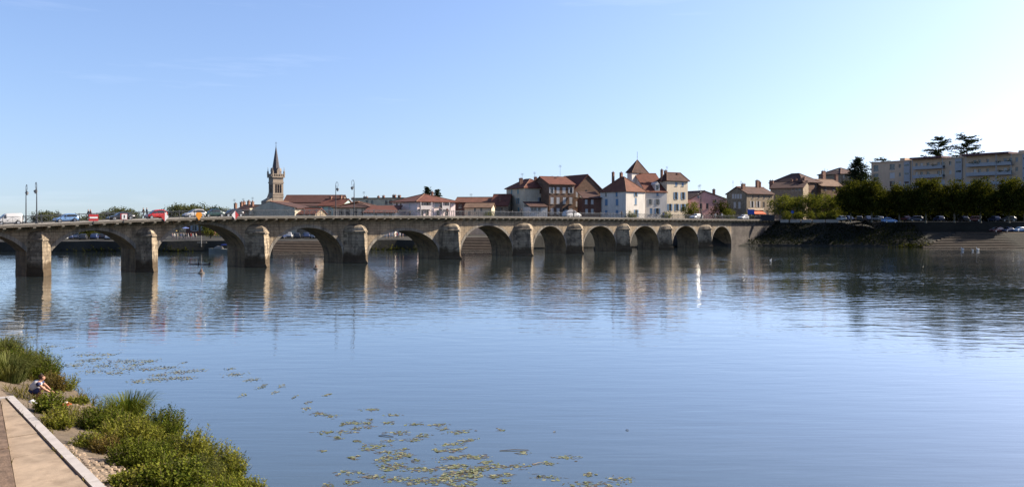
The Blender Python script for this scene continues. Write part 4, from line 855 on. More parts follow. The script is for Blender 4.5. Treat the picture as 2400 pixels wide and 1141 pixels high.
# conifers
def fir(seed, h, r, layers, per, spray, mats, droop=.25, flat=False, topbare=0.0, leafn=12, ls=.16):
    rr = random.Random(seed); m = MB(); b = MB(); b.tube([(0, 0, -.3), (0, 0, h * .6), (0, 0, h * .97)], [r * .07, r * .05, .03], 7)
    for k in range(layers):
        f = k / (layers - 1); z = h * (.12 + .86 * f)
        rad_ = r * ((1 - f) ** .75 + .05) * rr.uniform(.75, 1.15) if not flat else r * (0.35 + .65 * (1 - f)) * rr.uniform(.5, 1.15)
        for j in range(per):
            a = rr.uniform(0, 6.28); e = Vector((math.cos(a), math.sin(a), 0)) * rad_ + Vector((0, 0, -droop * rad_ if not flat else droop * rad_ * rr.uniform(-.2, 1)))
            b.tube([(0, 0, z), Vector((0, 0, z)) + e], [.06, .02], 4, False)
            for q in range(int(leafn * (0.4 + rad_ / r))):
                s = rr.uniform(.2, 1.05); c = Vector((0, 0, z)) + e * s + Vector((rr.gauss(0, spray), rr.gauss(0, spray), rr.gauss(0, spray * (.35 if flat else .6))))
                aa = Vector((rr.gauss(0, 1), rr.gauss(0, 1), rr.gauss(0, .35))).normalized() * ls * rr.uniform(.7, 1.6); bb = aa.cross(rv(rr)).normalized() * ls * .7; leaf(m, c, aa, bb)
    return m.mesh('crown', mats), b.mesh('trunk', BARK)
def conifer(name, label, px, d, yt, z, me, h, rot=0):
    t = thing(name, label, 'tree', (X(px, d), d, z), rot, scale=(Z(yt, d) - z) / h); link('trunk', me[1], t); link('crown', me[0], t)
conifer('conifer_tree', 'dense dark conifer standing before the apartment block', 2011, 268, 370, 7, fir(71, 19, 6.6, 28, 10, .5, LF_CON, -.25, leafn=34, ls=.30), 19)
CD = [fir(80 + s, 24, 8.2, 22, 6, .36, LF_CON, .62, True, leafn=90, ls=.26) for s in range(3)]
conifer('cedar_tree', 'cedar with upswept branches above the apartment roof', 2200, 318, 321, 7, CD[0], 24.5, 1)
conifer('cedar_tree', 'taller cedar with ragged top and reaching branches above the apartment roof', 2266, 314, 316, 7, CD[1], 24.5, 2)
conifer('cedar_tree', 'flat topped cedar tip peeping over the apartment block beside the conifer', 2064, 335, 370, 7, CD[2], 24.5, 3)
FR = fir(90, 11, 2.6, 16, 6, .3, LF_CON, .12, leafn=34, ls=.3)
conifer('fir_tree', 'pointed fir behind the red hipped roof of the balcony house', 1001, 262, 439, 3, FR, 11, 0)
conifer('fir_tree', 'smaller pointed fir beside the fir behind the balcony house', 1025, 262, 445, 3, FR, 11, 2)
# tall hedge added so that the view behind the parked cars goes dark
rr = random.Random(15); hedge = thing('added_shade_hedge', 'added dark hedge filling the shade behind cars under the plane trees', 'hedge')
m = MB()
for k in range(15000):
    px = rr.uniform(1962, 2470); d = 250 - (px - 1962) / 508 * 12; c = Vector((X(px, d), d + rr.gauss(0, .5), 7.0 + rr.random() * 3.5)); s = rr.uniform(.2, .4); a = rv(rr) * s; b = a.cross(rv(rr)).normalized() * s; leaf(m, c, a, b)
m.build('foliage', LF_DARK, hedge)
# undergrowth on the slope (tree shade put into its leaf colour) and at the water's edge of the far bank
rr = random.Random(5); m = MB()
for k in range(12000):
    px = rr.uniform(1760, 2190); f = rr.random(); p0 = P(px, lerp([(1700, 577.5), (1790, 576), (2000, 577), (2150, 579), (2400, 581)], px))
    q = p0 + Vector((0, .6 + f * 11.5, .35 + f * 6.0)); q += Vector((0, 0, abs(rr.gauss(0, .25)))); s = rr.uniform(.08, .24); a = rv(rr) * s; b = a.cross(rv(rr)).normalized() * s; leaf(m, q, a, b)
tag(m.build('slope_undergrowth', leafmat('shaded_slope_leaf', (0.010, 0.014, 0.006), (0.030, 0.036, 0.014), .2, .5)), 'dark tangled undergrowth on the bank slope beside the bridge end', 'undergrowth', kind='stuff')
m = MB()
for k in range(1500):
    px = rr.choice([rr.gauss(385, 14), rr.gauss(250, 60), rr.uniform(870, 990), rr.gauss(420, 15), rr.gauss(2140, 25)]); yy = lerp([(0, 590), (300, 590), (700, 588.5), (930, 585.5), (1130, 584), (1700, 577.5), (2150, 579), (2400, 581)], px); p0 = P(px, yy)
    q = p0 + Vector((0, rr.uniform(-.3, 1.0), abs(rr.gauss(.2, .45)))); s = rr.uniform(.12, .3); a = rv(rr) * s; b = a.cross(rv(rr)).normalized() * s; leaf(m, q, a, b)
tag(m.build('waterside_weeds', LF_DARK), 'green weeds along the far waterline under the arches', 'weeds', kind='stuff')
# ================================================================== VEHICLES
def paint(name, c, rough=.3): return mat(name, c, rough, 0.04, 2, spec=0.6)
LAMPR = mat('tail_light', (0.35, 0.02, 0.02), .3, .1, 2); LAMPW = mat('head_light', (0.7, 0.7, 0.66), .2, .05, 2); BLACKP = mat('black_trim', (0.02, 0.02, 0.022), .6, .1, 2)
PROF = {  # top line from nose (x=+.5) to tail, in fractions of length / height
 'hatch': [(.5, .34), (.48, .47), (.42, .53), (.24, .62), (.05, .95), (-.12, 1.0), (-.34, .96), (-.46, .70), (-.495, .58), (-.5, .34)],
 'sedan': [(.5, .33), (.48, .46), (.40, .53), (.22, .61), (.06, .96), (-.10, 1.0), (-.22, .97), (-.36, .68), (-.48, .63), (-.5, .36)],
 'van':   [(.5, .28), (.485, .42), (.44, .48), (.33, .55), (.18, .90), (.10, .985), (-.15, 1.0), (-.44, .99), (-.485, .90), (-.5, .28)],
 'mpv':   [(.5, .30), (.485, .44), (.43, .50), (.30, .58), (.10, .95), (-.05, 1.0), (-.34, .98), (-.46, .78), (-.495, .56), (-.5, .30)]}
CARM = {}
def car_parts(kind, L, H, pm, blank=False):
    key = (kind, L, H, pm.name, blank)
    if key in CARM: return CARM[key]
    W = 1.66; pr = PROF[kind]; belt = .60 * H if kind != 'van' else .56 * H
    def top(x):
        tab = sorted((a * L, b * H) for a, b in pr); return lerp(tab, x)
    m = MB(); xs = sorted({a * L for a, b in pr} | {L * (k / 14 - .5) for k in range(15)}); prev = None
    for x in xs:
        tz = max(top(x), .30); e = 1 - .16 * max(0, abs(x) / (L / 2) - .72) / .28; w2 = W / 2 * e
        bz = min(belt, tz); gw = w2 * (1 - .24 * max(0, tz - belt) / (H - belt + 1e-6))
        lo = .20 if abs(x) < L * .47 else .30
        ring = [m.pt((x, -w2 * .9, lo)), m.pt((x, -w2, .42)), m.pt((x, -w2 * .985, bz - .001)), m.pt((x, -gw * .94, max(tz - .05, bz))), m.pt((x, -gw * .75, tz)), m.pt((x, gw * .75, tz)), m.pt((x, gw * .94, max(tz - .05, bz))), m.pt((x, w2 * .985, bz - .001)), m.pt((x, w2, .42)), m.pt((x, w2 * .9, lo))]
        if prev:
            for k in range(10): m.idx((prev[k], prev[(k+1) % 10], ring[(k+1) % 10], ring[k]))
        else: m.idx(ring[::-1])
        prev = ring
    m.idx(prev); body = m.mesh('body', pm, True)
    # side glass: strips following the roof line
    glass = []
    xa = [x for x in xs if top(x) > belt + .22 * (H - belt)]
    segs = [(min(xa) + .12, 0.02), (0.10, max(xa) - .06)] if not blank else [(L * .12, max(xa) - .05)]
    for s in (-1, 1):
        for x0, x1 in segs:
            if x1 - x0 < .2: continue
            m = MB(); pts = []
            for k in range(5):
                x = x0 + (x1 - x0) * k / 4; tz = top(x) - .10; f = max(0, tz - belt) / (H - belt); pts.append((x, belt + .03, max(tz, belt + .05)))
            def yy(z): f = max(0, z - belt) / (H - belt); return s * (W / 2 * (1 - .28 * f) + .012)
            for A, B in zip(pts, pts[1:]): m.poly([(A[0], yy(A[1]), A[1]), (B[0], yy(B[1]), B[1]), (B[0], yy(B[2]), B[2]), (A[0], yy(A[2]), A[2])])
            glass.append(m.mesh('side_window', GLASSM))
    def screen(x0, x1, nm):
        m = MB(); z0, z1 = top(x0), top(x1); off = .02 if x0 > 0 else -.02
        m.poly([(x0 + off, -W * .40, z0 + .03), (x0 + off, W * .40, z0 + .03), (x1 + off, W * .31, z1 + .0), (x1 + off, -W * .31, z1 + .0)]); return m.mesh(nm, GLASSM)
    ws = {'hatch': (.22, .08), 'sedan': (.21, .08), 'van': (.315, .19), 'mpv': (.28, .12)}[kind]; rw = {'hatch': (-.445, -.36), 'sedan': (-.345, -.24), 'van': None, 'mpv': (-.45, -.36)}[kind]
    scr = [screen(ws[0] * L, ws[1] * L, 'windscreen')] + ([screen(rw[0] * L, rw[1] * L, 'rear_window')] if rw else [])
    r = .30
    m = MB(); m.M = Matrix.Rotation(math.pi / 2, 4, 'X'); m.lathe([(r * .62, -.10), (r * .95, -.10), (r, -.06), (r, .06), (r * .95, .10), (r * .62, .10)], 16); ty = m.mesh('wheel', TYRE, True)
    m = MB(); m.M = Matrix.Rotation(math.pi / 2, 4, 'X'); m.lathe([(r * .60, -.085), (r * .62, .085)], 12); rim = m.mesh('rim', CHROME)
    m = MB(); m.box(-.03, .05, -.16, .16, -.07, .07); hl = m.mesh('headlight', LAMPW); tl = m.mesh('tail_light', LAMPR)
    m = MB(); m.box(-.06, .06, -W * .46, W * .46, -.10, .08); bp = m.mesh('bumper', BLACKP)
    CARM[key] = (body, glass, scr, ty, rim, hl, tl, bp, W, L, H, r); return CARM[key]
def car(name, label, loc, rotz, kind, L, H, pm, group=None, blank=False, pitch=0.0, cat='car'):
    body, glass, scr, ty, rim, hl, tl, bp, W, L, H, r = car_parts(kind, L, H, pm, blank)
    t = thing(name, label, cat, loc, rotz, group); t.rotation_euler = (0, pitch, rotz)
    link('body', body, t)
    for g in glass: link('side_window', g, t)
    for s, nm in zip(scr, ('windscreen', 'rear_window')): link(nm, s, t)
    for x in (L * .31, -L * .30):
        for y in (-W / 2 + .06, W / 2 - .06):
            wv = link('wheel', ty, t, loc=(x, y, r)); link('rim', rim, wv, loc=(0, -.02 if y < 0 else .02, 0))
    for y in (-W * .33, W * .33): link('headlight', hl, t, loc=(L * .478, y, .36 * H + .06)); link('tail_light', tl, t, loc=(-L * .487, y, .48 * H))
    link('bumper', bp, t, loc=(L * .485, 0, .33)); link('bumper', bp, t, loc=(-L * .485, 0, .36))
    return t
def bridge_car(name, label, px, lane, kind, L, H, pm, away=False, **kw):
    y = 2.0 if lane == 0 else 4.8; t = tpx(px, y); p = onbridge(t, y, -.10); sl = (deck(t + 2) - deck(t - 2)) / 4
    return car(name, label, p, TH + (0 if away else math.pi), kind, L, H, pm, 'vehicles on the bridge', pitch=(-1 if away else 1) * math.atan(sl), **kw)
WHITEC = paint('car_white', (.78, .78, .78)); BLUEC = paint('car_light_blue', (.17, .32, .58)); DARKC = paint('car_black', (.022, .024, .03)); REDC = paint('car_red', (.52, .025, .022)); GREENC = paint('car_dark_green', (.015, .05, .048)); SILV = paint('car_silver', (.50, .52, .55)); NAVY = paint('car_navy', (.03, .05, .13)); MAROON = paint('car_maroon', (.16, .03, .04))
bridge_car('delivery_van', 'white panel van at the low end of the bridge', 21, 0, 'van', 3.25, 1.62, WHITEC, blank=True, cat='van')
bridge_car('parked_hatchback', 'light blue hatchback driving on the bridge past the tall lamp posts', 155, 0, 'hatch', 3.15, 1.30, BLUEC)
bridge_car('motor_car', 'black saloon behind the square white sign on the bridge', 284, 0, 'sedan', 3.7, 1.25, DARKC)
bridge_car('motor_car', 'red hatchback on the bridge beside the half red diamond sign', 366, 0, 'mpv', 3.0, 1.45, REDC)
bridge_car('motor_car', 'white hatchback behind the orange diamond sign on the bridge', 456, 0, 'hatch', 3.4, 1.40, WHITEC)
bridge_car('motor_car', 'dark green saloon following the white hatchback on the bridge', 500, 0, 'sedan', 3.5, 1.42, GREENC)
bridge_car('motor_car', 'black car behind the half white diamond sign on the bridge', 545, 0, 'hatch', 3.4, 1.38, DARKC)
bridge_car('white_minivan', 'white minivan on the bridge in front of the brown brick house', 1340, 0, 'mpv', 4.9, 1.72, WHITEC, away=True)
wcar = bridge_car('motor_car', 'white car at the far end of the bridge before the pink house', 1632, 0, 'hatch', 4.3, 1.55, WHITEC)
bridge_car('motor_car', 'silver car turning off the bridge end near the corner shop', 1742, 0, 'hatch', 4.0, 1.5, SILV)
# the river-side window of that car flashes the sun down onto the water
wm = wcar.matrix_basis.copy(); cq = wm @ Vector((.1, .80, 1.12)); v1 = (Vector((0, 0, -CAMH)) - cq).normalized(); nw = (v1 + SUNV).normalized(); hx = nw.cross(Vector((0, 0, 1))).normalized() * .75; vz = hx.cross(nw).normalized() * -.26
if vz.z < 0: vz = -vz
cq = cq + nw * .10; inv = wm.inverted(); m = MB(); m.poly([inv @ (cq - hx - vz), inv @ (cq + hx - vz), inv @ (cq + hx + vz), inv @ (cq - hx + vz)]); m.build('side_window', mat('bright_glass', (.03, .035, .04), .10, .1, 1, spec=.8), wcar)
# parked cars on the far quays
rr = random.Random(11)
PC_ = [('silver', SILV), ('navy', NAVY), ('white', WHITEC), ('black', DARKC), ('light blue', BLUEC), ('maroon', MAROON)]
for i, px in enumerate((148, 163, 178, 196, 222, 243, 258, 272)):
    nm, pm = PC_[(0, 1, 2, 3, 1, 3, 2, 0)[i]]; d = 199 + (i % 3) * 3
    car('parked_car', '%s parked car, %s of the line seen under the first full arch' % (nm, ORD[i]), (X(px, d), d, 2.62), rad(100 + (i * 37) % 20), ('hatch', 'mpv', 'sedan')[i % 3], 3.9, 1.5, pm, 'cars on the low quay')
for i, px in enumerate((660, 678, 696, 716, 738, 756)):
    nm, pm = PC_[(1, 2, 3, 1, 0, 2)[i]]; d = 207 + (i % 2) * 4
    car('parked_car', '%s parked car, %s of the line above the steps under the third arch' % (nm, ORD[i]), (X(px, d), d, 2.72), rad(95 + (i * 31) % 25), ('mpv', 'hatch')[i % 2], 3.9, 1.5, pm, 'cars above the quay steps')
for i, (px, d, z) in enumerate(((1972, 234, 7.05), (1990, 236, 7.05), (2012, 235, 7.05), (2035, 236, 7.05), (2058, 236, 7.05), (2084, 224, 6.55), (2122, 235, 7.0), (2145, 232, 7.0), (2200, 231, 7.0), (2258, 230, 6.95), (2280, 229, 6.95), (2330, 228, 6.95), (2362, 226, 6.95))):
    nm, pm = PC_[(0, 1, 3, 1, 2, 4, 5, 1, 1, 3, 5, 1, 3)[i]]
    car('parked_car', '%s parked car, %s from the clipped trees in the shade of the plane trees' % (nm, ORD[i]), (X(px, d), d, z), rad((90, 275, 80, 265, 95, 5, 88, 178, 90, 85, 180, 90, 175)[i]), ('hatch', 'mpv', 'hatch')[i % 3], 4.0, 1.5, pm, 'cars under the plane trees')
for i, (px, d) in enumerate(((2336, 203.5), (2362, 202), (2388, 200.5), (2414, 199))):
    nm, pm = PC_[(5, 1, 4, 0)[i]]; e = P(px, 580.6); pp = Vector((X(px, e.y + 11.6), e.y + 11.6, 3.95))
    car('parked_car', '%s parked car, %s of the line at the top of the river steps' % (nm, ORD[i]), pp, rad(200), ('hatch', 'sedan')[i % 2], 4.1, 1.45, pm, 'cars above the river steps')

# ================================================================== LAMP POSTS AND SIGNS ON THE BRIDGE
LANT = mat('lantern_glass', (0.30, 0.31, 0.32), .25, .1, 3)
def lamp_meshes(H=6.4):
    m = MB(); m.lathe([(.17, 0), (.17, .25), (.11, .35), (.10, .9), (.13, .95), (.075, 1.05), (.06, H * .55), (.045, H * .82)], 10); post = m.mesh('post', METAL)
    m = MB(); c = []
    R_ = .34
    for k in range(15):
        a = math.pi - k * math.pi * 1.28 / 14; c.append((R_ + R_ * math.cos(a), 0, H * .82 + .62 + R_ * 1.5 * math.sin(a)))
    m.tube([(0, 0, H * .80), (0, 0, H * .82 + .5)] + c, [.045] * 2 + [.04 - .001 * k for k in range(15)], 6)
    e = c[-1]; m.tube([e, (e[0] - .02, 0, e[2] - .18)], .025, 5)
    m.tube([(0, 0, H * .74), (.22, 0, H * .82 + .15), (.12, 0, H * .82 + .42), (0, 0, H * .82 + .35)], .022, 5); arm = m.mesh('scroll_arm', METAL)
    z = e[2] - .18; x = e[0] - .02
    m = MB(); m.lathe([(.03, 0), (.07, -.08), (.24, -.20), (.25, -.24), (.04, -.24)], 8, (x, 0, z)); cap = m.mesh('lantern_hood', METAL)
    m = MB(); m.lathe([(.22, -.243), (.20, -.40), (.10, -.62), (.03, -.68)], 8, (x, 0, z)); gl = m.mesh('lantern', LANT); return post, arm, cap, gl
LM = lamp_meshes()
def lamp(label, px, y, ytop, facing):
    t = tpx(px, y); p = onbridge(t, y); s = (Z(ytop, p.y) - p.z) / 6.45
    r_ = thing('lamp_post', label, 'lamp post', p, TH + (math.pi / 2 if facing > 0 else -math.pi / 2), 'scrolled lamp posts on the bridge', scale=(1.25 * s, 1.25 * s, s))
    po = link('post', LM[0], r_); link('scroll_arm', LM[1], r_); link('lantern_hood', LM[2], r_); link('lantern', LM[3], r_)
lamp('scrolled lamp post at the farther edge of the bridge beside the white van', 61, BW + .6, 432, -1)
lamp('scrolled lamp post on the river side of the bridge between van and blue car', 86, -1.9, 426, 1)
lamp('scrolled lamp post at the farther bridge edge above the middle arches', 787, BW + .5, 426, -1)
lamp('scrolled lamp post on the river side of the bridge before the hipped cream house', 830, -1.8, 421, 1)
lamp('lamp post near the far bridge end before the pink house', 1643, -.75, 446, 1)
REDS = mat('sign_red', (0.40, 0.022, 0.028), .5, .05, 2); WHS = mat('sign_white', (0.66, 0.65, 0.66), .5, .04, 2); ORS = mat('sign_orange', (0.66, 0.25, 0.015), .5, .05, 2); BLS = mat('sign_black', (0.02, 0.02, 0.02), .5, .05, 2); BLUES = mat('sign_blue', (0.03, 0.09, 0.42), .5, .05, 2)
def sign(label, px, zc, shapes, name='navigation_sign'):
    t = tpx(px, -2.3); y = -over(t) - .10; p = onbridge(t, y, zc); r_ = thing(name, label, 'sign', p, TH, 'river signs hung on the bridge')
    for nm, poly, mm, dp in shapes:
        m = MB(); m.prism(poly, 'y', -.02 - dp, .02 - dp + (0.0 if dp else .0)); m.build(nm, mm, r_)
    m = MB(); m.box(-.04, .04, .021, .09, -.9, .5); m.build('bracket', METAL, r_)
def rc(x0, x1, z0, z1): return [(x0, z0), (x1, z0), (x1, z1), (x0, z1)]
sign('wide red sign with a white bar hung on the bridge railing', 219, .50, (('red_panel', rc(-.62, .62, -.46, .46), REDS, 0), ('white_bar', rc(-.52, .52, -.11, .13), WHS, .045)))
sign('square white sign with red edge and black stroke on the bridge railing', 290, .48, (('red_border', rc(-.46, .46, -.44, .44), REDS, 0), ('white_panel', rc(-.30, .42, -.36, .38), WHS, .045), ('black_stroke', rc(.02, .12, -.20, .24), BLS, .09)))
D_ = .70
sign('half red half white diamond sign beside the red hatchback', 386, .28, (('red_half', [(-D_ * .8, 0), (0, -D_), (0, D_)], REDS, 0), ('white_half', [(0.002, -D_), (D_ * .8, 0), (0.002, D_)], WHS, 0)))
sign('orange diamond sign over the crown of the second arch', 466, .25, (('orange_panel', [(-.52, .12), (0, -D_), (.52, .12), (.34, .55), (-.34, .55)], ORS, 0),))
sign('half white half red diamond sign before the black car', 551, .25, (('white_half', [(-.6, 0), (0, -D_), (0, D_)], WHS, 0), ('red_half', [(0.002, -D_), (.6, 0), (0.002, D_)], REDS, 0)))
# road sign and roadside posts by the shop
t_ = thing('road_sign', 'round blue road sign on a post beside the clipped trees', 'sign', (X(1857, 236), 236, 7.1)); m = MB(); m.tube([(0, 0, 0), (0, 0, 2.6)], .05, 6); m.build('post', METAL, t_); m = MB(); m.M = Matrix.Translation((0, -.08, 2.5)) @ Matrix.Rotation(math.pi / 2, 4, 'X'); m.lathe([(.42, -.02), (.42, .02)], 16); m.build('disc', BLUES, t_)
t_ = thing('direction_sign', 'dark blue road sign near the orange shop awning', 'sign', (X(1760, 240), 240, 7.2)); m = MB(); m.tube([(-.5, 0, 0), (-.5, 0, 3.2)], .05, 6); m.tube([(.5, 0, 0), (.5, 0, 3.2)], .05, 6); m.build('post', METAL, t_); m = MB(); m.box(-1.0, 1.0, -.1, -.052, 1.7, 3.2); m.build('panel', BLUES, t_)
# low white parapet rail and dark hoarding by the bridge end
t_ = thing('site_hoarding', 'dark hoarding panel on the quay at the end of the bridge', 'hoarding', (X(1770, 236), 236, 7.1)); m = MB(); m.box(0, X(1815, 236) - X(1770, 236), -.05, .05, 0, 1.75); m.build('board', BLACKP, t_)
for kx in (0, .5, 1): 
    m = MB(); xx = kx * (X(1815, 236) - X(1770, 236)); m.tube([(xx, .12, 0), (xx, .12, 1.9)], .06, 6); m.build('post', METAL, t_)
t_ = thing('quay_parapet', 'low white parapet wall with gaps along the road by the clipped trees', 'parapet', (0, 0, 0))
for k, (a, b) in enumerate(((1829, 1848), (1852, 1875), (1879, 1902), (1905, 1933), (1936, 1965))):
    m = MB(); m.box(X(a, 231.5), X(b, 231.5), 231.4, 231.7, 6.6, 7.45); m.build('parapet_block', PAVE, t_)

# ================================================================== PEOPLE
def ramp_mat(name, stops):
    m = bpy.data.materials.new(name); m.use_nodes = True; n = m.node_tree.nodes; l = m.node_tree.links; b = n['Principled BSDF']; b.inputs['Roughness'].default_value = .85
    tc = n.new('ShaderNodeTexCoord'); s = n.new('ShaderNodeSeparateXYZ'); l.new(tc.outputs['Object'], s.inputs[0]); mp = n.new('ShaderNodeMath'); mp.operation = 'DIVIDE'; mp.inputs[1].default_value = 1.75; l.new(s.outputs[2], mp.inputs[0])
    r_ = n.new('ShaderNodeValToRGB'); r_.color_ramp.interpolation = 'CONSTANT'; l.new(mp.outputs[0], r_.inputs[0]); e = r_.color_ramp.elements
    e[0].position = 0; e[0].color = (*stops[0][1], 1); e[1].position = stops[1][0]; e[1].color = (*stops[1][1], 1)
    for p_, c_ in stops[2:]: q = e.new(p_); q.color = (*c_, 1)
    for q in e: q.color = (*kc(q.color[:3], .7), 1)
    l.new(r_.outputs[0], b.inputs['Base Color']); return m
def skin_mesh(name, verts, edges, radii, root, sub=1):
    me = bpy.data.meshes.new(name); me.from_pydata(verts, edges, []); o = bpy.data.objects.new(name, me); COL.objects.link(o)
    md = o.modifiers.new('skin', 'SKIN'); md.use_smooth_shade = True; md.branch_smoothing = .4
    for v_, r_ in zip(me.skin_vertices[0].data, radii): v_.radius = (r_, r_) if not isinstance(r_, tuple) else r_
    me.skin_vertices[0].data[root].use_root = True
    s = o.modifiers.new('sub', 'SUBSURF'); s.levels = sub; s.render_levels = sub
    dg = bpy.context.evaluated_depsgraph_get(); dg.update(); out = bpy.data.meshes.new_from_object(o.evaluated_get(dg)); bpy.data.objects.remove(o); out.name = name
    return out
def walker(step):
    V = [(0, 0, .95), (0, 0, 1.15), (0, 0, 1.38), (0, 0, 1.50), (0.01, 0, 1.60), (0.02, 0, 1.70)]; E = [(0, 1), (1, 2), (2, 3), (3, 4), (4, 5)]; Rr = [(.15, .12), (.14, .10), (.17, .11), .055, .095, .075]
    for s in (-1, 1):
        k = len(V); f = step * s; V += [(0, s * .10, .88), (f * .5 + .03, s * .10, .48), (f, s * .10, .09), (f + .14, s * .11, .04)]; E += [(0, k), (k, k + 1), (k + 1, k + 2), (k + 2, k + 3)]; Rr += [.095, .065, .045, .035]
        k = len(V); V += [(0, s * .20, 1.40), (-f * .4 - .02, s * .25, 1.13), (-f * .7 + .06, s * .25, .90), (-f * .7 + .10, s * .245, .80)]; E += [(2, k), (k, k + 1), (k + 1, k + 2), (k + 2, k + 3)]; Rr += [.06, .045, .036, .028]
    return skin_mesh('person', V, E, Rr, 0, 1)
WALK = [walker(.22), walker(.04)]
SKINC = (0.52, 0.30, 0.21)
def person(label, loc, rotz, shirt, legs, hair, var=0, h=1.0, group=None):
    me = WALK[var].copy(); me.materials.clear(); me.materials.append(ramp_mat('clothing', [(0, (.03, .03, .03)), (.05, legs), (.53, shirt), (.845, SKINC), (.935, hair)]))
    o = link('person', me, None, loc=loc, rotz=rotz, scale=h); return tag(o, label, 'person', group)
DK = (.02, .02, .025); BRN = (.06, .03, .015)
def bp_(px, y): t = tpx(px, y); return onbridge(t, y)
for i, (px, y, sh, lg, lab) in enumerate((
    (207, -.2, (.03, .03, .05), DK, 'pedestrian in dark clothes behind the red sign'), (212, .2, (.10, .03, .03), DK, 'pedestrian in maroon walking beside another behind the red sign'),
    (336, 7.0, (.05, .03, .02), DK, 'pedestrian in brown on the bridge before the red car'), (344, 7.0, (.02, .04, .09), DK, 'pedestrian in navy on the bridge close to the red car'),
    (1048, -.5, (.12, .03, .03), DK, 'pedestrian in dark red in front of the balcony house'), (1222, -.5, (.03, .03, .04), DK, 'lone dark pedestrian below the beige house'),
    (1345, -.6, (.02, .02, .03), DK, 'pedestrian in black passing the white minivan'), (1457, -.5, (.10, .08, .07), (.05, .05, .07), 'pedestrian in drab clothes before the white hipped house'),
    (1555, -.5, (.03, .06, .22), (.02, .02, .05), 'pedestrian in blue before the mansard house'), (1645, -.5, (.02, .02, .03), DK, 'dark pedestrian beside the white car at the bridge end'),
    (1677, -.4, (.5, .48, .45), (.4, .36, .3), 'pedestrian in pale clothes near the roadside trees'), (1692, -.4, (.6, .58, .56), (.1, .1, .12), 'pedestrian in white top under the dark rounded tree'), (1806, -.3, (.65, .62, .6), (.35, .2, .15), 'pedestrian in white near the shop awning'))):
    person(lab, bp_(px, y), TH + (0 if i % 2 else math.pi), sh, lg, DK if i % 3 else BRN, i % 2, group='pedestrians on the bridge')
rr = random.Random(21)
CL = [('white', (.42, .42, .41)), ('red', (.45, .05, .04)), ('pale pink', (.6, .42, .38)), ('navy', (.03, .05, .13)), ('beige', (.5, .42, .3)), ('black', DK)]
for i, px in enumerate((404, 409, 415, 424, 430, 436, 441, 447, 452, 459)):
    nm, c_ = CL[(2, 0, 4, 3, 0, 5, 0, 1, 0, 4)[i]]; d = 199 + rr.uniform(-1, 2.5)
    person('%s clad person, %s of the terrace crowd under the second arch' % (nm, ORD[i]), (X(px, d), d, 2.55), rr.uniform(0, 6), c_, (.12, .10, .12), DK, i % 2, group='crowd on the low quay')
for i, px in enumerate((906, 912, 918, 924, 930, 937, 944)):
    nm, c_ = CL[(0, 2, 0, 4, 1, 0, 2)[i]]; d = 208 + rr.uniform(-.6, 1)
    person('%s clad person, %s of those on the quay under the fourth arch' % (nm, ORD[i]), (X(px, d), d, 2.6), rr.uniform(0, 6), c_, (.3, .22, .16), BRN, i % 2, group='people under the fourth arch')
# parasols, mooring pole and boat under the second arch
def parasol(label, px, d, z, r_, h, mm):
    t = thing('parasol', label, 'parasol', (X(px, d), d, z)); m = MB(); m.tube([(0, 0, 0), (0, 0, h)], .04, 6); m.build('pole', METAL, t); m = MB(); m.lathe([(r_, h - .55), (r_ * .98, h - .45), (r_ * .5, h - .15), (.03, h)], 10); m.build('canopy', mm, t)
parasol('yellow parasol on the quay terrace under the second arch', 404, 199, 2.6, 1.1, 2.7, mat('yellow_canvas', (.75, .48, .08), .8, .05, 2)); parasol('wide blue parasol on the quay terrace under the second arch', 420, 203, 2.6, 2.4, 3.3, mat('blue_canvas', (.10, .15, .38), .8, .08, 2))
t_ = thing('mooring_pole', 'tall pale mooring pole standing at the quay under the second arch', 'pole', (X(472, 191.6), 191.6, .6)); m = MB(); m.tube([(0, 0, .6), (0, 0, 3.2)], .09, 8); m.build('post', PAVE, t_); m = MB(); m.box(-1.1, 1.1, .2, .5, 1.5, 1.62); m.build('crossbeam', PAVE, t_)
BOATM = mat('boat_hull', (.20, .21, .19), .5, .1, 2)
def boat(label, px, d, L, rz):
    t = thing('motor_boat', label, 'boat', (X(px, d), d, 0), rz); m = MB(); prev = None
    for k in range(9):
        f = k / 8; x = -L / 2 + L * f; w_ = .95 * (1 - max(0, f - .45) ** 2 * 3.1); w_ = max(w_, .03)
        ring = [m.pt((x, -w_, .75 + .25 * f)), m.pt((x, -w_ * .75, -.15)), m.pt((x, w_ * .75, -.15)), m.pt((x, w_, .75 + .25 * f))]
        if prev:
            for q in range(4): m.idx((prev[q], prev[(q+1) % 4], ring[(q+1) % 4], ring[q]))
        else: m.idx(ring[::-1])
        prev = ring
    m.idx(prev); m.build('hull', BOATM, t)
    m = MB(); m.hexa([(-L*.1, -.7, .9), (L*.28, -.55, .95), (L*.28, .55, .95), (-L*.1, .7, .9)], [(-L*.05, -.55, 1.5), (L*.12, -.5, 1.5), (L*.12, .5, 1.5), (-L*.05, .55, 1.5)]); m.build('cabin', PAVE, t)
    m = MB(); m.box(-L*.36, -L*.08, -.75, .75, 1.75, 1.85); m.build('canopy', mat('boat_canopy', (.03, .07, .42), .7, .1, 2), t)
    for sx_ in (-L*.35, -L*.1):
        for sy in (-.7, .7): m = MB(); m.tube([(sx_, sy, .8), (sx_, sy, 1.75)], .03, 5); m.build('canopy_pole', METAL, t)
boat('small motor boat with white cabin and blue canopy moored under the second arch', 516, 187.5, 5.2, math.pi)
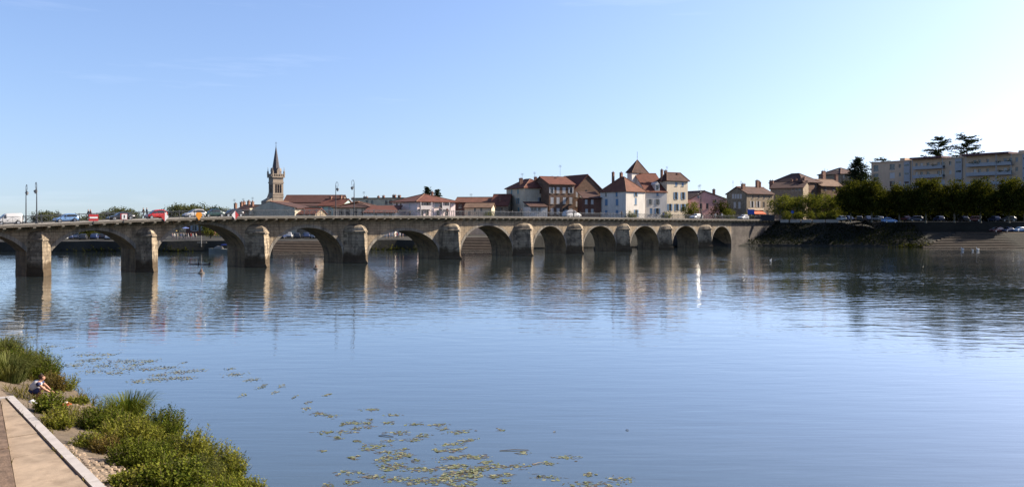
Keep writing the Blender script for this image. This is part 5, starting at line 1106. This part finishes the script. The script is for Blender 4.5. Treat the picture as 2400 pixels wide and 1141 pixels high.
# buoys, boom, swans, floating scraps on the river
RUST = mat('buoy_rust', (.16, .10, .075), .8, .3, 3); FOAM = mat('buoy_float', (.16, .14, .12), .8, .2, 3)
def buoy(label, px, py, h):
    p = P(px, py); t = thing('channel_buoy', label, 'buoy', p, 0, 'buoys by the bridge piers', scale=h / 1.5); m = MB(); m.lathe([(.35, -.2), (.50, .0), (.50, .16), (.30, .26), (.05, .28)], 12); m.build('float', FOAM, t); m = MB(); m.lathe([(.30, .281), (.20, .55), (.05, .85)], 8); m.build('cone', RUST, t); m = MB(); m.tube([(0, 0, .8), (0, 0, 1.45)], .035, 5); m.lathe([(.03, 1.42), (.09, 1.47), (.09, 1.56), (.02, 1.62)], 6); m.build('staff', METAL, t)
buoy('rusty cone buoy floating in the second arch nearer than the other two', 472, 641, 1.35); buoy('tall thin buoy at the end of the floating log under the second arch', 465, 620, .9); buoy('low buoy beside the floating log under the second arch', 491, 619.5, .8); buoy('rusty cone buoy floating in front of the third arch', 741, 630.5, 1.35)
p = P(462, 620); t_ = tag(MB().build('floating_log', RUST), 'long dark log floating between two buoys under the second arch', 'log')
m = MB(); m.tube([p + Vector((-1.6, .2, 0)), p + Vector((0, .1, .04)), p + Vector((2.0, 0, .02))], [.08, .14, .1], 7); t_.data = m.mesh('floating_log', RUST, True)
FEATH = mat('swan_feather', (.80, .79, .76), .8, .05, 3); BEAK = mat('swan_beak', (.6, .2, .03), .6, .1, 3)
def swan(label, px, py, sc, rz):
    p = P(px, py); V = [(-.55, 0, .28), (-.25, 0, .18), (.1, 0, .17), (.38, 0, .25), (.48, 0, .50), (.42, 0, .75), (.48, 0, .90), (.62, 0, .88)]; E = [(k, k + 1) for k in range(7)]; me = skin_mesh('swan', V, E, [.05, (.20, .20), (.24, .22), .13, .055, .05, .06, .025], 2, 2); me.materials.append(FEATH)
    o = link('swan', me, None, loc=p, rotz=rz, scale=sc); tag(o, label, 'swan', 'swans by the steps'); m = MB(); m.lathe([(.03, 0), (.005, .12)], 6); b_ = m.mesh('beak', BEAK); q = link('beak', b_, o, loc=(.62, 0, .88)); q.rotation_euler = (0, rad(100), 0)
swan('white swan with raised neck swimming nearest the step shadow edge', 2256, 584.5, .7, 3.0); swan('white swan farther along the river steps', 2292, 585, .7, 3.1); swan('small pale bird between the two swans', 2280, 586.5, .45, 2.8)
swan('pale bird alone on the water far from the steps', 1806, 610, .4, .3)
# ================================================================== NEAR BANK: PATH, KERB, LEDGE, COBBLES
SLABM = mat('path_slab', (0.41, 0.315, 0.225), 0.9, 0.26, 1.1, 0.006, 30, coord='World', stain=((0.24, 0.175, 0.12), 0.75))
KERBM = mat('granite_kerb', (0.50, 0.46, 0.43), 0.8, 0.14, 2.5, 0.004, 40, coord='World')
LEDGM = mat('ledge_stone', (0.17, 0.115, 0.08), 0.95, 0.5, 2.2, 0.03, 14, coord='World')
def nleft(a): return max(2.6, 3.43 + (a - 23.3) * 0.106)
pathway = thing('quay_path', None, None); del_ = [pathway.pop(k, None) for k in ('label', 'category')]; pathway['kind'] = 'structure'
edges = [34.2, 31.0, 28.1, 25.7, 22.9, 20.4, 17.8, 15.2, 12.6, 10, 6, 2, -4, -10]
rr = random.Random(2)
for a1, a0 in zip(edges, edges[1:]):
    g = .022; m = MB(); dz = rr.uniform(-.008, .008)
    b = [AN(a0 + g, nleft(a0) + .02, 1.3), AN(a0 + g, 4.74, 1.3), AN(a1 - g, 4.74, 1.3), AN(a1 - g, nleft(a1) + .02, 1.3)]
    t = [AN(a0 + g, nleft(a0) + .02, 1.5 + dz), AN(a0 + g, 4.74, 1.5 + dz), AN(a1 - g, 4.74, 1.5 + dz + .004), AN(a1 - g, nleft(a1) + .02, 1.5 + dz + .004)]
    m.hexa(b[::-1] if False else [b[0], b[1], b[2], b[3]], t); m.build('paving_slab', SLABM, pathway)
a = 34.45
while a > -10:
    a0 = a - 1.25; m = MB(); z = 1.545 + rr.uniform(-.004, .004)
    m.hexa([AN(a0 + .008, 4.79, 1.15), AN(a0 + .008, 5.04, 1.15), AN(a - .008, 5.04, 1.15), AN(a - .008, 4.79, 1.15)], [AN(a0 + .008, 4.79, z), AN(a0 + .008, 5.04, z), AN(a - .008, 5.04, z), AN(a - .008, 4.79, z)]); m.build('kerb_stone', KERBM, pathway)
    a = a0
n = 4.78
while n > 1.2:
    m = MB(); m.hexa([AN(34.22, n - 1.0, 1.15), AN(34.22, n - .008, 1.15), AN(34.45, n - .008, 1.15), AN(34.45, n - 1.0, 1.15)], [AN(34.22, n - 1.0, 1.545), AN(34.22, n - .008, 1.545), AN(34.45, n - .008, 1.545), AN(34.45, n - 1.0, 1.545)]); m.build('kerb_stone', KERBM, pathway); n -= 1.0
ledge = thing('stone_ledge', 'weathered brown stone ledge beside the slab path', 'ledge')
a = 33.9
while a > -10:
    a0 = a - rr.uniform(1.6, 2.3); m = MB(); z = 1.86 + rr.uniform(-.03, .03); g = .015
    m.hexa([AN(a0 + g, .35, 1.3), AN(a0 + g, nleft(a0) - .02, 1.3), AN(a - g, nleft(a) - .02, 1.3), AN(a - g, .35, 1.3)], [AN(a0 + g, .35, z + .05), AN(a0 + g, nleft(a0) - .05, z), AN(a - g, nleft(a) - .05, z), AN(a - g, .35, z + .05)]); m.build('ledge_block', LEDGM, ledge); a = a0
COBM = mat('cobble_stone', (0.33, 0.245, 0.17), 0.9, 0.3, 1.2, 0.01, 20, coord='World')
cobs = []
for k in range(4):
    m = MB(); r3 = random.Random(k + 40); n_ = 7; base = []; mid_ = []; top = []
    for j in range(n_):
        an = 2 * math.pi * j / n_ + r3.uniform(-.25, .25); r_ = r3.uniform(.85, 1.1); base.append(m.pt((r_ * math.cos(an), r_ * .75 * math.sin(an), -.6))); mid_.append(m.pt((r_ * .97 * math.cos(an), r_ * .73 * math.sin(an), .10))); top.append(m.pt((r_ * .82 * math.cos(an), r_ * .62 * math.sin(an), .34 + r3.uniform(-.06, .06))))
    for A, B in ((base, mid_), (mid_, top)):
        for j in range(n_): m.idx((A[j], A[(j+1) % n_], B[(j+1) % n_], B[j]))
    m.idx(top); cobs.append(m.mesh('cobble', COBM))
ground = bpy.data.objects['near_bank_ground']; cnt = 0
for i in range(46):
    for j in range(7):
        a = 16.4 + i * .235; n = 5.17 + j * .20 + (.1 if i % 2 else 0) * 0
        if cnt >= 300 or rr.random() < .03: continue
        if n > 5.2 + 1.3 * min(1, max(.2, (27.5 - a) / 4)): continue
        a += rr.uniform(-.05, .05) + (.11 if j % 2 else 0); n += rr.uniform(-.04, .04)
        o = link('cobble', cobs[rr.randrange(4)], ground, loc=AN(a, n, bank_z(a, n) + .005), rotz=rr.uniform(-.25, .25) + BA + math.pi / 2, scale=(rr.uniform(.10, .13), rr.uniform(.10, .135), rr.uniform(.05, .075))); o.rotation_euler = (0, 0, rr.uniform(-.25, .25) + BA + math.pi / 2); cnt += 1
def gp(px, py):
    z = .6
    for _ in range(8):
        p = P(px, py, z); a, n = toAN(p); z = bank_z(a, n)
    return P(px, py, z)

# ================================================================== PLANTS ON THE NEAR BANK
LG1 = leafmat('bush_leaf', (0.045, 0.074, 0.010), (0.205, 0.225, 0.036), .35, 1.3)
LG2 = leafmat('weed_leaf', (0.085, 0.110, 0.016), (0.31, 0.30, 0.055), .35, 1.5)
LG3 = leafmat('reed_leaf', (0.060, 0.085, 0.022), (0.235, 0.240, 0.085), .35, 1.5)
LG4 = leafmat('dry_weed_leaf', (0.075, 0.060, 0.018), (0.230, 0.165, 0.055), .35, 1.5)
def blade(m, p, d, L, w, bend):
    """a narrow arching strip of two quads and a tip"""
    side = d.cross(Vector((0, 0, 1))); side = side.normalized() * w if side.length > 1e-4 else Vector((w, 0, 0))
    out = Vector((d.x, d.y, 0)); out = out.normalized() if out.length > 1e-4 else Vector((1, 0, 0))
    p1 = p + d * L * .5; p2 = p + d * L * .85 + out * bend * L * .25 - Vector((0, 0, bend * L * .05)); p3 = p + d * L + out * bend * L * .65 - Vector((0, 0, bend * L * .35))
    i = [m.pt(p - side), m.pt(p + side), m.pt(p1 + side), m.pt(p1 - side), m.pt(p2 + side * .7), m.pt(p2 - side * .7), m.pt(p3)]
    m.idx((i[0], i[1], i[2], i[3])); m.idx((i[3], i[2], i[4], i[5])); m.idx((i[5], i[4], i[6]))
def clump(seed, rx, ry, h, kind, dens=1.0):
    r3 = random.Random(seed); m = MB(); st = MB(); off = Vector((r3.random() * 40, r3.random() * 40, 0))
    if kind == 'grass':
        for k in range(int(900 * rx * ry * dens)):
            a = r3.uniform(0, 6.28); q = r3.random() ** .5; p = Vector((math.cos(a) * rx * q * .55, math.sin(a) * ry * q * .55, -.05)); lean = r3.uniform(.05, .55) * (.4 + q)
            d = Vector((math.cos(a) * lean, math.sin(a) * lean, 1)).normalized(); blade(m, p, d, h * r3.uniform(.6, 1.12), r3.uniform(.007, .014), r3.uniform(.2, .9))
    else:
        N = int(640 * rx * ry * dens)
        for k in range(N):
            a = r3.uniform(0, 6.28); q = r3.random() ** .5; p = Vector((math.cos(a) * rx * q * .8, math.sin(a) * ry * q * .8, -.08)); dome = math.sqrt(max(.06, 1 - q * q * .85)) * (1 + .45 * noise.noise(Vector((p.x * 1.6, p.y * 1.6, 0)) + off))
            L = h * dome * (r3.uniform(.80, 1.02) if k % 9 else r3.uniform(1.0, 1.2)) + .08; lean = .10 + .55 * q * r3.random(); d = Vector((math.cos(a) * lean + r3.gauss(0, .12), math.sin(a) * lean + r3.gauss(0, .12), 1)).normalized()
            tip = p + d * L
            if k % 3 == 0: st.tube([p, tip], [.008, .003], 3, False)
            nl = int(L * (17 if kind == 'leafy' else 20)); ll = r3.uniform(.10, .16) if kind == 'leafy' else r3.uniform(.09, .17)
            for j in range(nl):
                f = .12 + .88 * (j + r3.random()) / nl; c = p + d * L * f; b_ = r3.uniform(0, 6.28); up = r3.uniform(.2, 1.1)
                dd = Vector((math.cos(b_), math.sin(b_), up)).normalized(); s = ll * (1.15 - .5 * f); wd = s * (.36 if kind == 'leafy' else .19)
                sd = dd.cross(Vector((0, 0, 1))).normalized() * wd; sd = sd * math.cos(.5) + dd.cross(sd).normalized() * wd * r3.uniform(-.8, .8)
                m.poly([c, c + dd * s * .45 + sd, c + dd * s, c + dd * s * .45 - sd])
    return m, st
STEMM = mat('weed_stem', (0.13, 0.10, 0.05), .9, .3, 5)
def plant(name, label, px, py, rx, ry, h, kind, mm, seed, dens=1.0, cat='shrub', group=None):
    p = gp(px, py); m, st = clump(seed, rx, ry, h, kind, dens)
    t = thing(name, label, cat, p, BA, group); m.build('foliage', mm, t)
    if st.v: st.build('stem', STEMM, t)
PL = [
 ('reed_clump', 'pale reed clump at the picture edge above the gravel', 22, 893, 1.15, .9, 1.5, 'grass', LG3, 'reeds'),
 ('bank_bush', 'tall dark green bush between the reeds and the crouching person', 98, 893, .72, .7, 1.55, 'weed', LG1, 'bush'),
 ('bank_bush', 'leafy bush rising behind the pale reed clump', 50, 880, 1.1, .8, 1.35, 'weed', LG1, 'bush'),
 ('reed_clump', 'thin pale reeds at the waterline beyond the bushes', 8, 838, 1.3, .9, 1.35, 'grass', LG3, 'reeds'),
 ('dry_weed', 'brownish weed clump behind the crouching person', 126, 917, .50, .45, .95, 'weed', LG4, 'weed'),
 ('dry_weed', 'sparse tall weed leaning over the water past the person', 158, 915, .34, .3, .85, 'weed', LG2, 'weed'),
 ('bank_bush', 'small round dark bush in front of the crouching person', 114, 969, .48, .44, .74, 'leafy', LG1, 'bush'),
 ('yellow_weed', 'yellowish weed clump beside the small round bush', 134, 1003, .55, .45, .72, 'weed', LG2, 'weed'),
 ('tussock', 'tall fountain-like grass tussock crowning the big thicket', 300, 985, .95, .85, 1.35, 'grass', LG1, 'grass tussock'),
 ('bank_bush', 'bushy weed thicket on the path side of the grass tussock', 238, 1006, .85, .7, 1.0, 'weed', LG1, 'bush'),
 ('bank_bush', 'broad green bush in the middle of the big thicket', 302, 1046, 1.05, .9, 1.15, 'weed', LG2, 'bush'),
 ('bank_bush', 'green bush on the water side of the big thicket', 368, 1030, .90, .8, 1.25, 'weed', LG1, 'bush'),
 ('yellow_weed', 'low yellow green weeds along the cobbles near the kerb', 205, 1046, .6, .42, .55, 'weed', LG2, 'weed'),
 ('bank_bush', 'bushy weeds below the middle of the big thicket', 330, 1095, 1.0, .8, .95, 'weed', LG1, 'bush'),
 ('yellow_weed', 'yellow green weed mound by the water below the thicket', 432, 1090, 1.0, .9, 1.2, 'weed', LG2, 'weed'),
 ('yellow_weed', 'pale weed mound at the water edge', 505, 1128, .95, .8, 1.05, 'weed', LG2, 'weed'),
 ('reed_clump', 'short light reeds between the weed mounds at the bottom', 455, 1135, .9, .7, .9, 'grass', LG3, 'reeds'),
 ('leafy_plant', 'bright broad-leaved plant beside the cobbles at the bottom', 330, 1142, .85, .7, .62, 'leafy', LG2, 'plant'),
 ('bank_bush', 'dark leafy bush at the bottom of the bank', 405, 1165, .95, .85, .9, 'leafy', LG1, 'bush'),
 ('yellow_weed', 'outermost weed mound overhanging the water at the bottom', 548, 1176, .95, .85, .85, 'weed', LG2, 'weed'),
 ('bank_bush', 'bush below the lower picture edge by the water', 480, 1215, 1.0, .9, .9, 'weed', LG1, 'bush'),
 ('dry_weed', 'dry brown weed tuft next to the small round bush', 95, 945, .35, .3, .45, 'weed', LG4, 'weed'),
 ('low_plant', 'low green plants at the water edge beside the orange towel', 178, 945, .6, .35, .35, 'leafy', LG2, 'plant'),
 ('dry_weed', 'rusty weed tips on the path side of the thicket', 240, 1058, .45, .4, .65, 'weed', LG4, 'weed'),
]
for i, (nm, lab, px, py, rx, ry, h, kind, mm, cat) in enumerate(PL): plant(nm, lab, px, py, rx, ry, h * .92, kind, mm, 100 + i, 1.0, cat)
# short grass and weeds spread over the slope
r3 = random.Random(77); m = MB()
for k in range(15000):
    a = r3.uniform(12, 66); n = r3.uniform(5.1, 9.3)
    dn = noise.noise(Vector((a * .5, n * .5, 4))) + .25 * noise.noise(Vector((a * 2, n * 2, 9)))
    if dn < -.02 + .25 * (a < 28 and n < 6.6): continue
    if 36.5 < a < 41.5 and 6.2 < n < 8.1 and r3.random() < .85: continue
    d = Vector((r3.gauss(0, .5), r3.gauss(0, .5), 1)).normalized(); blade(m, AN(a, n, bank_z(a, n) - .02), d, r3.uniform(.12, .42), r3.uniform(.008, .016), r3.uniform(.2, .9))
for k in range(900):
    a = r3.uniform(12, 34.4); edge = r3.random()
    n = 5.05 + abs(r3.gauss(0, .06)) if edge < .6 else (nleft(a) - .0 if edge < .8 else 4.765)
    if noise.noise(Vector((a * 1.3, n * 2, 2))) < .12: continue
    d = Vector((r3.gauss(0, .6), r3.gauss(0, .6), 1)).normalized(); blade(m, AN(a, n, 1.40 if edge < .6 else 1.47), d, r3.uniform(.07, .22), r3.uniform(.006, .012), r3.uniform(.2, .9))
tag(m.build('bank_grass', leafmat('bank_grass_leaf', (0.075, 0.075, 0.02), (0.26, 0.21, 0.07), .3, .8)), 'short dry grass growing on the near bank slope', 'grass', kind='stuff')
m = MB()
for k in range(90):
    a = r3.uniform(30, 64); n = r3.uniform(1.5, 9.0)
    if a < 35 and n < 5.1: continue
    z = bank_z(a, n); s = r3.uniform(.03, .11); m.M = Matrix.Translation(AN(a, n, z)) @ Matrix.Rotation(r3.uniform(0, 6), 4, 'Z') @ Matrix.Diagonal((s, s * .8, s * .5, 1)); m.lathe([(.5, -.6), (1, 0), (.7, .6), (.2, .8)], 6)
tag(m.build('bank_rubble', COBM), 'scattered small stones lying on the gravel bank', 'rubble', kind='stuff')

# ---- crouching person with child-size parts
def crouch():
    V = [(-.12, 0, .34), (-.03, 0, .50), (.10, 0, .66), (.19, 0, .755), (.25, 0, .815), (.29, 0, .895)]; E = [(0, 1), (1, 2), (2, 3), (3, 4), (4, 5)]; Rr = [(.155, .135), (.14, .115), (.155, .12), .055, .085, .075]
    for s in (-1, 1):
        k = len(V); V += [(-.06, s * .11, .31), (.27, s * .15, .47), (.04, s * .14, .10), (.20, s * .15, .04)]; E += [(0, k), (k, k + 1), (k + 1, k + 2), (k + 2, k + 3)]; Rr += [.10, .072, .05, .04]
        k = len(V); V += [(.12, s * .18, .68), (.30, s * .21, .50), (.46, s * .13, .36), (.52, s * .11, .31)]; E += [(2, k), (k, k + 1), (k + 1, k + 2), (k + 2, k + 3)]; Rr += [.062, .047, .036, .03]
        for j, (dy, L) in enumerate(((-.03, .065), (-.01, .08), (.012, .075), (.032, .06), (.05, .05))):
            q = len(V); b = .55 if j < 4 else .52
            V += [(b, s * .11 + dy, .285 if j < 4 else .32), (b + L * .5, s * .11 + dy * 1.3, .26), (b + L * .6, s * .11 + dy * 1.3, .225)]; E += [(k + 3, q), (q, q + 1), (q + 1, q + 2)]; Rr += [.010, .009, .007]
    return skin_mesh('person', V, E, Rr, 0, 1)
def simplemat(name, c): return mat(name, c, .8, .08, 4)
pp = gp(83, 939)
me = crouch(); me.materials.append(simplemat('skin', (.50, .27, .18)))
per = link('person', me, None, loc=pp, rotz=.25, scale=1.05); tag(per, 'person in a white and navy top crouching on the bank beside a small bush', 'person')
def cover(name, pts, radii, mm):
    me = skin_mesh(name, pts, [(k, k + 1) for k in range(len(pts) - 1)], radii, 0, 1); me.materials.append(mm); link(name, me, per)
cover('shirt', [(-.15, 0, .41), (-.03, 0, .51), (.10, 0, .655), (.155, 0, .725)], [(.205, .185), (.205, .175), (.225, .185), .12], simplemat('white_shirt', (.60, .60, .63)))
for s in (-1, 1): cover('sleeve', [(.10, s * .14, .68), (.17, s * .195, .63), (.22, s * .205, .58)], [.10, .085, .072], simplemat('navy_cloth', (.03, .04, .12)))
cover('shorts', [(-.16, 0, .30), (-.10, 0, .36), (-.07, 0, .42)], [(.18, .16), (.18, .155), (.165, .14)], simplemat('navy_cloth', (.03, .04, .12)))
for s in (-1, 1): cover('trouser_leg', [(-.06, s * .11, .31), (.10, s * .13, .395), (.22, s * .145, .455)], [.135, .12, .10], simplemat('navy_cloth', (.03, .04, .12)))
cover('hair', [(.145, 0, .80), (.195, 0, .885), (.245, 0, .955)], [.08, .11, .082], simplemat('brown_hair', (.05, .022, .012)))
for s in (-1, 1):
    m = MB(); m.lathe([(.001, -.011), (.009, -.006), (.011, 0), (.009, .006), (.001, .011)], 8); o_ = m.build('eye', simplemat('eye_dark', (.02, .015, .012)), per, True); o_.location = (.316, s * .036, .872); o_.scale = (.7,) * 3
    m = MB(); m.lathe([(.002, -.03), (.014, -.015), (.016, .01), (.004, .03)], 7); o_ = m.build('ear', simplemat('skin', (.50, .27, .18)), per, True); o_.location = (.262, s * .083, .855)
m = MB(); m.lathe([(.013, 0), (.010, .02), (.003, .045)], 7); o_ = m.build('nose', simplemat('skin', (.50, .27, .18)), per, True); o_.location = (.314, 0, .842); o_.rotation_euler = (0, rad(20), 0)
m = MB(); m.box(-.004, .004, -.02, .02, -.004, .004); o_ = m.build('mouth', simplemat('lips', (.35, .10, .09)), per); o_.location = (.318, 0, .812)
cover('hair_bun', [(.18, 0, .955), (.215, 0, .99)], [.06, .065], simplemat('dark_hair', (.015, .01, .008)))
for s in (-1, 1): cover('sandal', [(-.02, s * .14, .02), (.10, s * .145, .015), (.24, s * .15, .012)], [(.05, .025), (.05, .022), (.045, .02)], simplemat('sandal_leather', (.05, .03, .02)))
m = MB(); m.lathe([(.02, 0), (.14, .02), (.17, .10), (.12, .18), (.04, .21)], 9); o = m.build('plastic_bag', simplemat('bag_white', (.75, .75, .72)), None, True); o.location = gp(86, 944) + Vector((.05, -.35, 0)); tag(o, 'small white bag on the ground by the crouching person', 'bag')
m = MB(); r3 = random.Random(9); N = 8
ids = [[m.pt((-.28 + .56 * i / N, -.16 + .32 * j / N, .05 + .07 * noise.noise(Vector((i * .6, j * .6, 1))) + .04 * (1 - abs(2 * i / N - 1)))) for j in range(N + 1)] for i in range(N + 1)]
for i in range(N):
    for j in range(N): m.cur = 1 if i > 4 else 0; m.idx((ids[i][j], ids[i+1][j], ids[i+1][j+1], ids[i][j+1]))
o = m.build('towel', [simplemat('towel_cream', (.72, .62, .52)), simplemat('towel_orange', (.75, .12, .05))], None, True); o.location = gp(150, 950) + Vector((0, 0, .02)); o.rotation_euler = (0, 0, -.7); sol = o.modifiers.new('thick', 'SOLIDIFY'); sol.thickness = .02; tag(o, 'crumpled orange and cream towel on the sandy bank', 'towel')

# ================================================================== FLOATING LILY LEAVES
def padmat(name, c1, c2):
    m = mat(name, c1, .45, .2, 6, .0, col2=c2, coord='World', spec=.5); return m
PADS = [padmat('lily_green', (.11, .13, .04), (.235, .25, .09)), padmat('lily_yellow', (.22, .21, .085), (.35, .33, .165)), padmat('lily_brown', (.09, .065, .035), (.17, .12, .07))]
pm_ = []
for k in range(6):
    m = MB(); r3 = random.Random(200 + k); n_ = 9; c = m.pt((0.15, 0, .012)); ring = []
    for j in range(n_):
        an = .35 + (2 * math.pi - .7) * j / (n_ - 1); r_ = r3.uniform(.88, 1.08); up = .016 + max(0, .10 * r3.gauss(0, 1) * (1 if k > 2 else .25)); ring.append(m.pt((r_ * math.cos(an), .72 * r_ * math.sin(an), up)))
    for A, B in zip(ring, ring[1:]): m.idx((c, A, B))
    pm_.append(m.mesh('leaf', PADS[(0, 1, 2, 0, 1, 0)[k]]))
NEARP = [(615,225,110),(775,260,80),(275,250,90),(355,267,90),(620,290,40),(440,320,60),(490,310,90),(600,340,70),(320,375,90),(430,372,110),(520,350,50),(730,312,80),(810,375,140),(900,425,110),(395,410,70),(920,322,80),(1070,325,120),(1190,372,140),(1100,352,50),(650,465,150),(610,487,80),(715,505,120),(840,485,40),(1150,455,140),(1100,495,130),(1200,485,70),(780,543,80),(850,530,70),(1130,545,140),(1260,530,80),(1340,535,100),(915,563,60),(480,640,120),(730,615,90),(910,615,180),(1200,600,200),(1330,610,160),(1450,598,120),(1570,600,150),(1160,645,160),(1300,655,180),(620,670,170),(500,705,80),(800,685,160),(930,690,160),(1030,700,110),(1140,705,80),(1180,728,80),(1280,710,80),(1420,670,80),(1530,655,60),(1510,693,80),(1770,672,150),(1630,510,70),(1800,580,80),(1920,538,150),(2060,650,80),(2050,720,180),(2290,685,150),(2200,728,70),(340,728,60),(300,500,30),(1480,360,40)]
WEEDM = mat('water_weed', (.10, .075, .04), .8, .4, 5)
r3 = random.Random(31)
NEARP += [(r3.gauss(1190, 190), r3.gauss(635, 60), r3.uniform(60, 150)) for _ in range(15)] + [(r3.gauss(760, 160), r3.gauss(480, 110), r3.uniform(40, 100)) for _ in range(12)]
for zx, zy, wz in NEARP:
    px, py = 650 + zx / 2.824, 880 + zy / 2.824; p = P(px, py); wm = wz / 2.824 * p.y / F
    lb, gr_ = (('patch of lily leaves inside the dense floating raft', 'dense lily raft') if 850 < zx < 1640 and zy > 510 else ('small lily patch floating between the weed mounds and the dense raft', 'lily patches on the bank side of the raft') if zx <= 850 and zy > 430 else ('outlying lily patch floating on open water past the dense raft', 'outlying lily patches') if zx >= 1640 else ('small lily patch trailing off behind the dense raft', 'lily patches trailing behind the raft'))
    t = thing('lily_patch', lb, 'water plant', p, r3.uniform(-.25, .25), gr_)
    n_ = max(8, int(wm * 46)); m = MB()
    for k in range(6 + int(wm * 14)):
        c = Vector((r3.gauss(0, wm * .36), r3.gauss(0, .09 + wm * .09), .006)); th = r3.gauss(0, .5); L = r3.uniform(.06, .28); e = Vector((math.cos(th), math.sin(th), 0)) * L; q = Vector((-e.y, e.x, 0)).normalized() * r3.uniform(.006, .016)
        m.poly([c - e * .5 - q, c + q * .3 - q * 1.5, c + e * .5, c + q * 1.5, c - e * .5 + q])
    m.build('weed_strands', WEEDM, t)['kind'] = 'stuff'
    for k in range(n_):
        s = .020 + .065 * r3.random() ** 2; x = r3.gauss(0, wm * .30); y = r3.gauss(0, .07 + wm * .10); o = link('leaf', pm_[r3.randrange(6)], t, loc=(x, y, .002 + .002 * (k % 4)), scale=(s * 1.25, s, s)); o.rotation_euler = (r3.gauss(0, .05), r3.gauss(0, .05), r3.uniform(0, 6.28))
FARP = [(200,832,60),(255,831,40),(235,840,40),(290,847,120),(350,846,40),(180,855,60),(240,858,80),(300,864,60),(345,866,50),(390,861,60),(420,872,60),(460,868,40),(330,893,60),(370,889,60),(410,885,40),(440,886,40),(540,864,22),(430,850,12),(550,877,50),(590,890,36),(30,785,80),(60,790,60),(120,812,30),(160,815,20),(610,908,20),(645,920,16),(570,927,16),(620,902,14),(690,930,12),(725,942,14),(215,870,50),(270,874,50),(380,878,50),(200,845,50),(320,855,50),(660,905,14),(720,958,22),(765,925,22)]
for px, py, wp in FARP:
    p = P(px, py); wm = wp * p.y / F; m = MB()
    for k in range(max(14, int(wm * 64))):
        s = r3.uniform(.018, .048); c = Vector((r3.gauss(0, wm * .27), r3.gauss(0, .16 + wm * .10), .004 + .002 * (k % 5))); th = r3.uniform(0, 6.28); m.cur = r3.choice((0, 1, 1, 2)); tl = Vector((r3.gauss(0, .12), r3.gauss(0, .12), 0))
        m.poly([c + Vector((math.cos(th + q) * s * 1.3, math.sin(th + q) * s, .004 + s * (math.cos(th + q) * tl.x + math.sin(th + q) * tl.y))) for q in (.3, 1.2, 2.1, 3.1, 4.1, 5.0, 5.9)])
    o = m.build('lily_mat', PADS); o.location = p; tag(o, 'distant thin mat of floating lily leaves off the reedy bank', 'water plant', 'distant lily mats off the reeds', 'stuff')
STK = mat('driftwood', (.30, .26, .21), .9, .3, 4)
for px, py, L, rz, lab in ((1205, 1055, 1.0, .08, 'thin dark floating twig beyond the lily leaves'), (1262, 1086, .45, .55, 'pale floating stick leading to the largest lily patch'), (905, 1022, .6, -.25, 'dark floating twig among the smaller lily patches'), (1470, 1008, .12, -.4, 'tiny dark scrap floating alone on open water'), (1300, 1012, .1, .3, 'speck of dark driftwood on open water')):
    p = P(px, py); m = MB(); dx = Vector((math.cos(rz), math.sin(rz), 0)) * L / 2; m.tube([p - dx + Vector((0, 0, .01)), p + Vector((0, .03, .03)), p + dx + Vector((0, 0, .015))], [.012, .016, .008], 5); tag(m.build('floating_twig', STK), lab, 'twig')
